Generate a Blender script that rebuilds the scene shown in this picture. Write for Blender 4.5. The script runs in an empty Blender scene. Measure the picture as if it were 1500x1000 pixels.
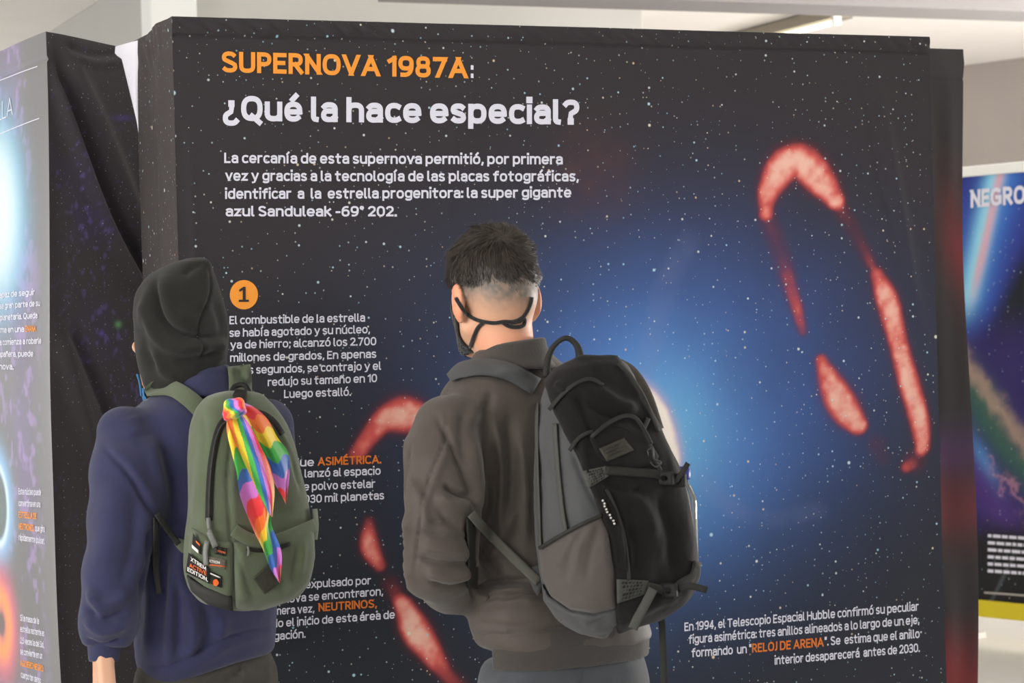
import bpy, math, random
import numpy as np
from mathutils import Vector, Matrix

random.seed(4); RNG = np.random.RandomState(7)
scene = bpy.context.scene
COL = scene.collection

# ------------------------------------------------------------------ camera
CAM_Z, FPX, ROLL, PITCH = 1.52, 3400.0, 0.027, 0.0065
F_ = np.array([0, math.cos(PITCH), -math.sin(PITCH)])
U_ = np.array([ROLL, math.sin(PITCH), math.cos(PITCH)]); U_ /= np.linalg.norm(U_)
U_ -= F_ * (U_ @ F_); U_ /= np.linalg.norm(U_)
R_ = np.cross(F_, U_)
C_ = np.array([0, 0, CAM_Z])
cam_d = bpy.data.cameras.new('camera'); cam = bpy.data.objects.new('camera', cam_d); COL.objects.link(cam)
cam.matrix_world = Matrix(((R_[0], U_[0], -F_[0], 0), (R_[1], U_[1], -F_[1], 0), (R_[2], U_[2], -F_[2], CAM_Z), (0, 0, 0, 1)))
cam_d.sensor_width = 36; cam_d.lens = FPX / 1500 * 36; cam_d.clip_end = 200
cam_d.dof.use_dof = True; cam_d.dof.focus_distance = 4.7; cam_d.dof.aperture_fstop = 9.0
scene.camera = cam

# ------------------------------------------------------------------ light, exposure
scene.view_settings.view_transform = 'Standard'; scene.view_settings.look = 'None'
scene.view_settings.exposure = 0.15; scene.view_settings.gamma = 1.0; scene.view_settings.use_curve_mapping = False
w = bpy.data.worlds.new('daylight'); scene.world = w; w.use_nodes = True
w.node_tree.nodes['Background'].inputs[0].default_value = (0.93, 0.96, 1.0, 1)
w.node_tree.nodes['Background'].inputs[1].default_value = 1.25
def area(name, loc, target, size, power, color=(1, 1, 1)):
    l = bpy.data.lights.new(name, 'AREA'); l.shape = 'RECTANGLE'; l.size, l.size_y = size; l.energy = power; l.color = color
    o = bpy.data.objects.new(name, l); COL.objects.link(o); o.location = loc
    o.rotation_euler = (Vector(target) - Vector(loc)).to_track_quat('-Z', 'Y').to_euler()
    return o
area('open_side_daylight', (-7.0, 0.5, 2.0), (0, 5.2, 1.3), (6, 2.8), 150, (1.0, 0.97, 0.93))
area('entrance_daylight', (-4.6, -2.2, 2.5), (0.3, 5, 1.3), (4, 2.0), 270, (1.0, 0.98, 0.95))
area('ceiling_fill_right', (8.5, 12.0, 0.7), (1.5, 14, 3.2), (9, 1.3), 1150, (1.0, 0.97, 0.93))  # added low fill out of view, aimed up to brighten the ceiling
area('ceiling_fill_left', (-4.2, 18.0, 0.5), (-3.2, 13, 3.2), (4, 1.5), 260, (1.0, 0.97, 0.93))  # added unseen fill, lifts the left ceiling without lighting the core's side

# ------------------------------------------------------------------ helpers
def lin(c):
    c = np.asarray(c, float) / 255.0
    return np.where(c <= 0.04045, c / 12.92, ((c + 0.055) / 1.055) ** 2.4)
def P(px, py, D):
    px, py, D = np.broadcast_arrays(np.asarray(px, float), np.asarray(py, float), np.asarray(D, float))
    return C_ + D[..., None] * (F_ + R_ * ((px - 750) / FPX)[..., None] + U_ * ((500 - py) / FPX)[..., None])
def proj(p):
    q = p - C_
    D = q @ F_
    return 750 + FPX * (q @ R_) / D, 500 - FPX * (q @ U_) / D, D
def _h(ix, iy, iz, seed):
    n = (ix * 374761393 + iy * 668265263 + iz * 2147483647 + seed * 974634777) & 0xffffffff
    n = ((n ^ (n >> 13)) * 1274126177) & 0xffffffff
    return ((n ^ (n >> 16)) & 0xffff) / 65535.0
def vnoise(p, s, seed=0):
    q = np.asarray(p) * s
    i = np.floor(q).astype(np.int64); f = q - i; f = f * f * (3 - 2 * f)
    r = 0
    for dx in (0, 1):
        for dy in (0, 1):
            for dz in (0, 1):
                wt = (f[..., 0] if dx else 1 - f[..., 0]) * (f[..., 1] if dy else 1 - f[..., 1]) * (f[..., 2] if dz else 1 - f[..., 2])
                r = r + wt * _h(i[..., 0] + dx, i[..., 1] + dy, i[..., 2] + dz, seed)
    return r * 2 - 1
def fbm(p, s, seed=0, o=3):
    r = 0
    for k in range(o): r = r + vnoise(p, s * 2 ** k, seed + k) / 2 ** k
    return r
def sstep(a, b, x):
    t = np.clip((x - a) / (b - a), 0, 1); return t * t * (3 - 2 * t)
def smin(a, b, k):
    h = np.clip(0.5 + 0.5 * (b - a) / k, 0, 1); return b * (1 - h) + a * h - k * h * (1 - h)
def smax(a, b, k): return -smin(-a, -b, k)

def base(parent):
    v = np.zeros(3)
    while parent is not None: v = v + np.array(parent.location); parent = parent.parent
    return v
def mesh_obj(name, verts, faces, mat, parent=None, smooth=True, cols=None, uv=None):
    me = bpy.data.meshes.new(name)
    verts = np.asarray(verts, float) - base(parent)
    if isinstance(faces, np.ndarray):
        nf, k = faces.shape
        me.vertices.add(len(verts)); me.vertices.foreach_set('co', verts.astype(np.float32).ravel())
        me.loops.add(nf * k); me.loops.foreach_set('vertex_index', faces.astype(np.int32).ravel())
        me.polygons.add(nf); me.polygons.foreach_set('loop_start', np.arange(0, nf * k, k, dtype=np.int32))
        me.update(calc_edges=True); me.validate()
    else:
        me.from_pydata([tuple(v) for v in verts], [], [tuple(int(i) for i in f) for f in faces]); me.update()
    if smooth: me.polygons.foreach_set('use_smooth', np.ones(len(me.polygons), bool))
    if cols is not None:
        a = me.color_attributes.new('Col', 'FLOAT_COLOR', 'POINT')
        a.data.foreach_set('color', np.c_[cols, np.ones(len(cols))].astype(np.float32).ravel())
    if uv is not None:
        a = me.attributes.new('print_uv', 'FLOAT_VECTOR', 'POINT')
        a.data.foreach_set('vector', np.asarray(uv, np.float32).ravel())
    me.materials.append(mat)
    o = bpy.data.objects.new(name, me); COL.objects.link(o); o.parent = parent
    return o
def empty(name, loc, label, cat, group=None):
    o = bpy.data.objects.new(name, None); COL.objects.link(o); o.location = loc; o.empty_display_size = .1
    o['label'] = label; o['category'] = cat
    if group: o['group'] = group
    return o
def tag(o, label=None, cat=None, group=None, kind=None):
    for k, v in (('label', label), ('category', cat), ('group', group), ('kind', kind)):
        if v: o[k] = v
    return o

def material(name, rgb=None, rough=0.85, attr=False, bump=0.0, bscale=300, var=0.0, vscale=8, sheen=0.0, metal=0.0, spec=0.3, stars=False, weave=0.0):
    m = bpy.data.materials.new(name); m.use_nodes = True
    nt = m.node_tree; N, L = nt.nodes, nt.links; b = N['Principled BSDF']
    b.inputs['Roughness'].default_value = rough; b.inputs['Metallic'].default_value = metal
    b.inputs['Specular IOR Level'].default_value = spec
    b.inputs['Sheen Weight'].default_value = sheen; b.inputs['Sheen Roughness'].default_value = 0.6
    tc = N.new('ShaderNodeTexCoord')
    if attr:
        a = N.new('ShaderNodeAttribute'); a.attribute_name = 'Col'; col = a.outputs['Color']
    else:
        r = N.new('ShaderNodeRGB'); r.outputs[0].default_value = (*lin(rgb), 1); col = r.outputs[0]
    if var:
        n = N.new('ShaderNodeTexNoise'); n.inputs['Scale'].default_value = vscale; n.inputs['Detail'].default_value = 5
        L.new(tc.outputs['Object'], n.inputs['Vector'])
        mr = N.new('ShaderNodeMapRange'); mr.inputs[1].default_value = .3; mr.inputs[2].default_value = .7
        mr.inputs[3].default_value = 1 - var; mr.inputs[4].default_value = 1 + var; L.new(n.outputs[0], mr.inputs[0])
        mx = N.new('ShaderNodeVectorMath'); mx.operation = 'SCALE'; L.new(col, mx.inputs[0]); L.new(mr.outputs[0], mx.inputs['Scale']); col = mx.outputs[0]
    if stars:
        ua = N.new('ShaderNodeAttribute'); ua.attribute_name = 'print_uv'
        for sc, rad, keep, bright in stars:
            v = N.new('ShaderNodeTexVoronoi'); v.voronoi_dimensions = '2D'; v.inputs['Scale'].default_value = sc
            L.new(ua.outputs['Vector'], v.inputs['Vector'])
            sp = N.new('ShaderNodeSeparateColor'); L.new(v.outputs['Color'], sp.inputs[0])
            k = N.new('ShaderNodeMath'); k.operation = 'SUBTRACT'; k.use_clamp = True; L.new(sp.outputs[0], k.inputs[0]); k.inputs[1].default_value = keep
            k2 = N.new('ShaderNodeMath'); k2.operation = 'MULTIPLY'; L.new(k.outputs[0], k2.inputs[0]); k2.inputs[1].default_value = rad * sc / (1 - keep)
            d = N.new('ShaderNodeMath'); d.operation = 'DIVIDE'; L.new(v.outputs['Distance'], d.inputs[0]); 
            k3 = N.new('ShaderNodeMath'); k3.operation = 'ADD'; L.new(k2.outputs[0], k3.inputs[0]); k3.inputs[1].default_value = 1e-4; L.new(k3.outputs[0], d.inputs[1])
            s = N.new('ShaderNodeMapRange'); s.interpolation_type = 'SMOOTHSTEP'; L.new(d.outputs[0], s.inputs[0]); s.inputs[1].default_value = 1.0; s.inputs[2].default_value = 0.35; s.inputs[3].default_value = 0; s.inputs[4].default_value = bright
            cr = N.new('ShaderNodeValToRGB'); L.new(sp.outputs[1], cr.inputs[0])
            cr.color_ramp.elements[0].color = (.35, .72, .9, 1); cr.color_ramp.elements[1].color = (.9, .6, .35, 1)
            e = cr.color_ramp.elements.new(.45); e.color = (.72, .85, .92, 1); e = cr.color_ramp.elements.new(.8); e.color = (.85, .85, .7, 1)
            mx = N.new('ShaderNodeMix'); mx.data_type = 'RGBA'; L.new(s.outputs[0], mx.inputs['Factor']); L.new(col, mx.inputs['A']); L.new(cr.outputs[0], mx.inputs['B']); col = mx.outputs['Result']
    L.new(col, b.inputs['Base Color'])
    if bump:
        n = N.new('ShaderNodeTexNoise'); n.inputs['Scale'].default_value = bscale; n.inputs['Detail'].default_value = 3
        L.new(tc.outputs['Object'], n.inputs['Vector'])
        bp = N.new('ShaderNodeBump'); bp.inputs['Strength'].default_value = bump; bp.inputs['Distance'].default_value = 0.002
        L.new(n.outputs[0], bp.inputs['Height']); L.new(bp.outputs[0], b.inputs['Normal'])
        if weave:
            wv = N.new('ShaderNodeTexWave'); wv.bands_direction = 'DIAGONAL'; wv.inputs['Scale'].default_value = weave; L.new(tc.outputs['Object'], wv.inputs['Vector'])
            b2 = N.new('ShaderNodeBump'); b2.inputs['Strength'].default_value = .15; b2.inputs['Distance'].default_value = .001
            L.new(wv.outputs[1], b2.inputs['Height']); L.new(bp.outputs[0], b2.inputs['Normal']); L.new(b2.outputs[0], b.inputs['Normal'])
    return m
def emission(name, rgb, s):
    m = bpy.data.materials.new(name); m.use_nodes = True; b = m.node_tree.nodes['Principled BSDF']
    b.inputs['Emission Color'].default_value = (*lin(rgb), 1); b.inputs['Emission Strength'].default_value = s; return m

# ---- signed-distance modelling: fields are sampled on a grid and skinned by surface nets
def surface_nets(f, lo, hi, h):
    lo = np.asarray(lo, float); hi = np.asarray(hi, float)
    n = np.ceil((hi - lo) / h).astype(int) + 1
    ax = [lo[i] + h * np.arange(n[i]) for i in range(3)]
    V = np.empty(n)
    st = max(1, int(400000 / (n[1] * n[2])))
    for i in range(0, n[0], st):
        X = np.stack(np.meshgrid(ax[0][i:i + st], ax[1], ax[2], indexing='ij'), -1)
        V[i:i + st] = f(X.reshape(-1, 3)).reshape(X.shape[:3])
    V[0] = V[-1] = 1; V[:, 0] = V[:, -1] = 1; V[:, :, 0] = V[:, :, -1] = 1
    S = V < 0
    acc = np.zeros(tuple(n - 1) + (3,)); cnt = np.zeros(tuple(n - 1))
    cor = [(a, b, c) for a in (0, 1) for b in (0, 1) for c in (0, 1)]
    def sl(c): return tuple(slice(c[k], n[k] - 1 + c[k]) for k in range(3))
    for a in cor:
        for k in range(3):
            if a[k]: continue
            b = list(a); b[k] = 1; b = tuple(b)
            va, vb = V[sl(a)], V[sl(b)]
            m = (va < 0) != (vb < 0)
            t = np.where(m, va / np.where(m, va - vb, 1), 0)
            for j in range(3):
                acc[..., j] += np.where(m, a[j] + (t if j == k else 0), 0)
            cnt += m
    act = cnt > 0
    idx = -np.ones(act.shape, int); idx[act] = np.arange(act.sum())
    ii = np.argwhere(act)
    verts = lo + h * (ii + acc[act] / cnt[act][:, None])
    quads = []
    for k in range(3):
        u, v = (k + 1) % 3, (k + 2) % 3
        s0 = [slice(1, n[0] - 1)] * 3; s0 = [slice(1, n[j] - 1) for j in range(3)]
        s0[k] = slice(0, n[k] - 1); s1 = list(s0); s1[k] = slice(1, n[k])
        A, B = S[tuple(s0)], S[tuple(s1)]
        for flip, m in ((0, A & ~B), (1, ~A & B)):
            q = np.argwhere(m) + [s.start for s in s0]
            def at(du, dv):
                c = q.copy(); c[:, u] -= du; c[:, v] -= dv
                return idx[c[:, 0], c[:, 1], c[:, 2]]
            f4 = np.stack([at(0, 0), at(1, 0), at(1, 1), at(0, 1)], 1)
            quads.append(f4 if not flip else f4[:, ::-1])
    return verts, np.concatenate(quads)
def vnormals(v, f):
    n = np.cross(v[f[:, 2]] - v[f[:, 0]], v[f[:, 3]] - v[f[:, 1]])
    o = np.zeros_like(v)
    for k in range(4): np.add.at(o, f[:, k], n)
    return o / (np.linalg.norm(o, axis=1)[:, None] + 1e-12)
def cap(p, a, b, ra, rb):
    a = np.asarray(a, float); b = np.asarray(b, float); ab = b - a
    t = np.clip((p - a) @ ab / (ab @ ab), 0, 1)
    return np.linalg.norm(p - a - t[:, None] * ab, axis=1) - (ra + (rb - ra) * t)
def chain(p, pts, rs, k=.02):
    d = None
    for i in range(len(pts) - 1):
        e = cap(p, pts[i], pts[i + 1], rs[i], rs[i + 1]); d = e if d is None else smin(d, e, k)
    return d
class Frame:
    """right / forward / up axes of a figure turned by yaw (degrees, to the left of straight away)"""
    def __init__(s, o, yaw, pitch=0):
        t = math.radians(yaw); s.o = np.asarray(o, float)
        s.r = np.array([math.cos(t), math.sin(t), 0]); s.f = np.array([-math.sin(t), math.cos(t), 0]); s.u = np.array([0, 0, 1.])
        if pitch:
            q = math.radians(pitch); f, u = s.f.copy(), s.u.copy()
            s.f = f * math.cos(q) - u * math.sin(q); s.u = u * math.cos(q) + f * math.sin(q)
    def loc(s, p): q = p - s.o; return np.stack([q @ s.r, q @ s.f, q @ s.u], 1)
    def w(s, r, f, u): return s.o + s.r * r + s.f * f + s.u * u
def ell(l, c, R):
    q = (l - np.asarray(c)) / np.asarray(R); n = np.linalg.norm(q, axis=1)
    g = np.linalg.norm(q / np.asarray(R), axis=1) + 1e-9
    return n * (n - 1) / g
def catmull(t, X, Y):
    X = np.asarray(X, float); Y = np.asarray(Y, float)
    m = np.gradient(Y, X, axis=0) if len(X) > 2 else np.repeat((Y[1:] - Y[:-1]) / (X[1] - X[0]), 2, axis=0)
    i = np.clip(np.searchsorted(X, t) - 1, 0, len(X) - 2)
    h = X[i + 1] - X[i]; s = np.clip((t - X[i]) / h, 0, 1)
    if Y.ndim > 1: s = s[:, None]; h = h[:, None]
    return (2 * s**3 - 3 * s**2 + 1) * Y[i] + (s**3 - 2 * s**2 + s) * h * m[i] + (-2 * s**3 + 3 * s**2) * Y[i + 1] + (s**3 - s**2) * h * m[i + 1]
class Stack:
    """vertical stack of rounded sections; each row (py, left px, right px[, depth]) is measured on the photo at a real distance"""
    def __init__(s, rows, D, yaw, q, n=2.6, rnd=.02):
        t = math.radians(yaw); m = n / (n - 1)
        sup = ((math.cos(t)) ** m + (q * abs(math.sin(t))) ** m) ** (1 / m)
        z, c, wa = [], [], []
        for r in rows:
            d = r[3] if len(r) > 3 else D
            p = P((r[1] + r[2]) / 2, r[0], d); z.append(p[2]); c.append(p[:2]); wa.append((r[2] - r[1]) / 2 / FPX * d / sup)
        o = np.argsort(z); s.z = np.array(z)[o]; s.t = np.c_[np.array(c)[o], np.array(wa)[o]]
        s.q, s.n, s.rnd = q, n, rnd; s.r = np.array([math.cos(t), math.sin(t)]); s.b = np.array([math.sin(t), -math.cos(t)])
    def loc(s, p):
        T = catmull(p[:, 2], s.z, s.t); d = p[:, :2] - T[:, :2]
        return d @ s.r, d @ s.b, T[:, 2]
    def __call__(s, p):
        a, b, wa = s.loc(p); wa = np.maximum(wa, 1e-3)
        k = ((np.abs(a) / wa) ** s.n + (np.abs(b) / (wa * s.q)) ** s.n) ** (1 / s.n)
        d = (k - 1) * wa * s.q
        d = smax(d, s.z[0] - p[:, 2], s.rnd); return smax(d, p[:, 2] - s.z[-1], s.rnd)
def seg_d(px, py, pts):
    best = np.full(px.shape, 1e9); tt = np.zeros(px.shape); L = 0; pts = np.asarray(pts, float)
    ls = np.linalg.norm(pts[1:] - pts[:-1], axis=1); tot = ls.sum()
    for i in range(len(pts) - 1):
        a, ab = pts[i], pts[i + 1] - pts[i]
        t = np.clip(((px - a[0]) * ab[0] + (py - a[1]) * ab[1]) / (ab @ ab + 1e-9), 0, 1)
        d = np.hypot(px - a[0] - t * ab[0], py - a[1] - t * ab[1])
        m = d < best; best = np.where(m, d, best); tt = np.where(m, (L + t * ls[i]) / tot, tt); L += ls[i]
    return best, tt
def sculpt(v, f, strokes, wr=()):
    """cloth folds: strokes (points, width px, height m) raised or sunk along the surface normal, and noise wrinkles"""
    n = vnormals(v, f); px, py, D = proj(v)
    face = sstep(0.0, .35, -(n @ F_)); disp = np.zeros(len(v))
    for pts, wd, amp in strokes:
        pts = np.asarray(pts, float); sm = catmull(np.linspace(0, len(pts) - 1, 4 * len(pts)), np.arange(len(pts)), pts)
        near = (px > sm[:, 0].min() - 3 * wd) & (px < sm[:, 0].max() + 3 * wd) & (py > sm[:, 1].min() - 3 * wd) & (py < sm[:, 1].max() + 3 * wd)
        if not near.any(): continue
        d, t = seg_d(px[near], py[near], sm)
        disp[near] += amp * np.exp(-(d / wd) ** 2) * np.clip(np.minimum(t, 1 - t) * 5 + .15, 0, 1) * face[near]
    for sc, amp, seed in wr: disp += amp * fbm(v * np.array(sc), 1.0, seed, 2)
    return v + n * disp[:, None]
def solid(name, sdf, lo, hi, h, mat, parent, strokes=(), wr=(), cols=None):
    v, f = surface_nets(sdf, lo, hi, h)
    if strokes or wr: v = sculpt(v, f, strokes, wr)
    return mesh_obj(name, v, f, mat, parent, cols=cols(v) if cols else None)
def bounds(pts, pad):
    pts = np.asarray(pts); return pts.min(0) - pad, pts.max(0) + pad
def poly_sd(px, py, poly):
    poly = np.asarray(poly, float); d, _ = seg_d(px, py, np.vstack([poly, poly[:1]]))
    ins = np.zeros(px.shape, bool); j = len(poly) - 1
    for i in range(len(poly)):
        yi, yj, xi, xj = poly[i, 1], poly[j, 1], poly[i, 0], poly[j, 0]
        c = ((yi > py) != (yj > py)) & (px < (xj - xi) * (py - yi) / (yj - yi + 1e-9) + xi); ins ^= c; j = i
    return np.where(ins, -d, d)
def panel_on(name, sdf, poly, off, depth, D, mat, parent, strokes=(), wr=(), h=.004, rnd=.012):
    """a sewn-on panel: the part of the surface inside a seam outline, raised by off and depth thick"""
    poly = np.asarray(poly, float); pm = catmull(np.linspace(0, len(poly), len(poly) * 4), np.arange(len(poly) + 1), np.vstack([poly, poly[:1]]))
    def f(p):
        px, py, dd = proj(p)
        return smax(smax(sdf(p) - off, poly_sd(px, py, poly) * D / FPX, rnd), -(sdf(p) + depth), .004)
    c = P(poly[:, 0], poly[:, 1], D); lo, hi = bounds(c, .03); lo[1] = D - .17; hi[1] = D + .12
    return solid(name, f, lo, hi, h, mat, parent, strokes, wr)
def drape(px, py, sdf, lift, near, far, default=None):
    px = np.asarray(px, float); py = np.asarray(py, float)
    D = np.full(px.shape, np.nan)
    for d in np.arange(near, far, .003):
        m = np.isnan(D)
        if not m.any(): break
        D[m] = np.where(sdf(P(px[m], py[m], d)) < lift, d, np.nan)
    bad = np.isnan(D)
    if bad.any():
        if (~bad).any() and default is None:
            g = np.argwhere(~bad)[:, 0] if D.ndim == 1 else None
            D[bad] = np.nanmean(D) if g is None else np.interp(np.argwhere(bad)[:, 0], g, D[g])
        else: D[bad] = default if default is not None else (near + far) / 2
    return D
def ribbon(name, pts, wd, sdf, thick, near, far, mat, parent, lift=.001, default=None, nw=4, smoothD=3, taper=None, density=5):
    pts = np.asarray(pts, float); m = max(8, int(np.linalg.norm(np.diff(pts, axis=0), axis=1).sum() / density))
    c = catmull(np.linspace(0, len(pts) - 1, m), np.arange(len(pts)), pts)
    t = np.gradient(c[:, :2], axis=0); t /= np.linalg.norm(t, axis=1)[:, None] + 1e-9; nn = np.c_[-t[:, 1], t[:, 0]]
    us = np.linspace(-.5, .5, nw + 1); W = wd if taper is None else wd * np.interp(np.linspace(0, 1, m), *taper)
    rows = []
    for u in us:
        q = c[:, :2] + nn * (u * W * np.ones(m))[:, None]
        if pts.shape[1] > 2: D = c[:, 2]
        else:
            D = drape(q[:, 0], q[:, 1], sdf, lift + thick, near, far, default)
            for _ in range(smoothD): D = np.r_[D[0], (D[:-2] + D[1:-1] * 2 + D[2:]) / 4, D[-1]]
        edge = (1 - abs(2 * u) ** 4) * thick * .35
        rows.append((q, D, edge))
    top = np.stack([P(q[:, 0], q[:, 1], D - e) for q, D, e in rows]); bot = np.stack([P(q[:, 0], q[:, 1], D + thick + .001) for q, D, e in rows])
    k = nw + 1; V = np.concatenate([top.reshape(-1, 3), bot.reshape(-1, 3)]); T = lambda i, j: i * m + j; B = lambda i, j: k * m + i * m + j
    Fc = []
    for j in range(m - 1):
        for i in range(nw):
            Fc.append((T(i, j), T(i, j + 1), T(i + 1, j + 1), T(i + 1, j))); Fc.append((B(i, j), B(i + 1, j), B(i + 1, j + 1), B(i, j + 1)))
        Fc.append((T(0, j), B(0, j), B(0, j + 1), T(0, j + 1))); Fc.append((T(nw, j), T(nw, j + 1), B(nw, j + 1), B(nw, j)))
    for j in (0, m - 1):
        for i in range(nw):
            q = (T(i, j), T(i + 1, j), B(i + 1, j), B(i, j)); Fc.append(q if j == 0 else q[::-1])
    return mesh_obj(name, V, Fc, mat, parent)
def tube(name, pts, r, mat, parent, seg=8, n=None, closed=False, rs=None):
    pts = np.asarray(pts, float); n = n or len(pts) * 5
    if closed: pts = np.vstack([pts, pts[:1]])
    c = catmull(np.linspace(0, len(pts) - 1, n), np.arange(len(pts)), pts)
    t = np.gradient(c, axis=0); t /= np.linalg.norm(t, axis=1)[:, None] + 1e-9
    up = np.array([.13, -.9, .3]); V = []
    for i in range(n):
        a = np.cross(t[i], up); a /= np.linalg.norm(a) + 1e-9; b = np.cross(t[i], a)
        rr = r if rs is None else np.interp(i / (n - 1), *rs)
        for k in range(seg):
            th = 2 * math.pi * k / seg; V.append(c[i] + rr * (a * math.cos(th) + b * math.sin(th)))
    Fc = [(i * seg + k, i * seg + (k + 1) % seg, (i + 1) * seg + (k + 1) % seg, (i + 1) * seg + k) for i in range(n - 1) for k in range(seg)]
    if not closed: Fc += [tuple(range(seg))[::-1], tuple((n - 1) * seg + k for k in range(seg))]
    return mesh_obj(name, V, Fc, mat, parent)
def cord(name, pts, r, sdf, near, far, mat, parent, default=None, lift=0):
    pts = np.asarray(pts, float); m = len(pts) * 5
    c = catmull(np.linspace(0, len(pts) - 1, m), np.arange(len(pts)), pts)
    D = drape(c[:, 0], c[:, 1], sdf, r * .8 + lift, near, far, default)
    return tube(name, P(c[:, 0], c[:, 1], D), r, mat, parent, n=m)
def sheet(name, quad, sdf, near, far, mat, parent, thick=.0015, lift=.0005, n=10, D=None):
    """a small sewn label: quad = four px corners (tl, tr, br, bl)"""
    q = np.asarray(quad, float); s, t = np.meshgrid(np.linspace(0, 1, n), np.linspace(0, 1, n)); s, t = s.ravel(), t.ravel()
    c = (1 - s)[:, None] * (1 - t)[:, None] * q[0] + s[:, None] * (1 - t)[:, None] * q[1] + s[:, None] * t[:, None] * q[2] + (1 - s)[:, None] * t[:, None] * q[3]
    d = drape(c[:, 0], c[:, 1], sdf, lift + thick, near, far) if D is None else np.full(len(c), D)
    V = np.vstack([P(c[:, 0], c[:, 1], d), P(c[:, 0], c[:, 1], d + thick + .002)]); Fc = []
    I = lambda i, j, k=0: k * n * n + j * n + i
    for j in range(n - 1):
        for i in range(n - 1):
            Fc.append((I(i, j), I(i, j + 1), I(i + 1, j + 1), I(i + 1, j))); Fc.append((I(i, j, 1), I(i + 1, j, 1), I(i + 1, j + 1, 1), I(i, j + 1, 1)))
    for i in range(n - 1):
        Fc += [(I(i, 0), I(i + 1, 0), I(i + 1, 0, 1), I(i, 0, 1)), (I(i, n - 1), I(i, n - 1, 1), I(i + 1, n - 1, 1), I(i + 1, n - 1)),
               (I(0, i), I(0, i, 1), I(0, i + 1, 1), I(0, i + 1)), (I(n - 1, i), I(n - 1, i + 1), I(n - 1, i + 1, 1), I(n - 1, i, 1))]
    return mesh_obj(name, V, Fc, mat, parent)
# ---- printed lettering: a bold humanist sans drawn as pen strokes (x, y; baseline 0, capitals 1, small letters .74)
def _a(cx, cy, rx, ry, a0, a1, n=None, e=2.5):
    n = n or max(5, int(abs(a1 - a0) / 15)); th = np.radians(np.linspace(a0, a1, n + 1)); c, s_ = np.cos(th), np.sin(th)
    return [(cx + rx * math.copysign(abs(x) ** (2 / e), x), cy + ry * math.copysign(abs(y) ** (2 / e), y)) for x, y in zip(c, s_)]
XH = .74; _o = _a(.27, .37, .27, .37, 0, 360); _O = _a(.34, .5, .34, .5, 0, 360)
_arch = _a(.26, .46, .26, .28, 180, 0) + [(.52, 0)]
def _dot(x, y): return [(x, y - .001), (x, y + .001), 'dot']
def _ac(x): return [(x - .04, .97), (x + .11, 1.17)]
_i = [[(0, 0), (0, XH)], _dot(0, 1.09)]
_S = _a(.27, .76, .25, .24, 35, 200) + [(.12, .60), (.44, .42)] + _a(.29, .24, .27, .24, 20, -145)
_s = _a(.22, .555, .20, .185, 35, 205) + [(.12, .42), (.34, .33)] + _a(.23, .185, .21, .185, 15, -145)
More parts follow.
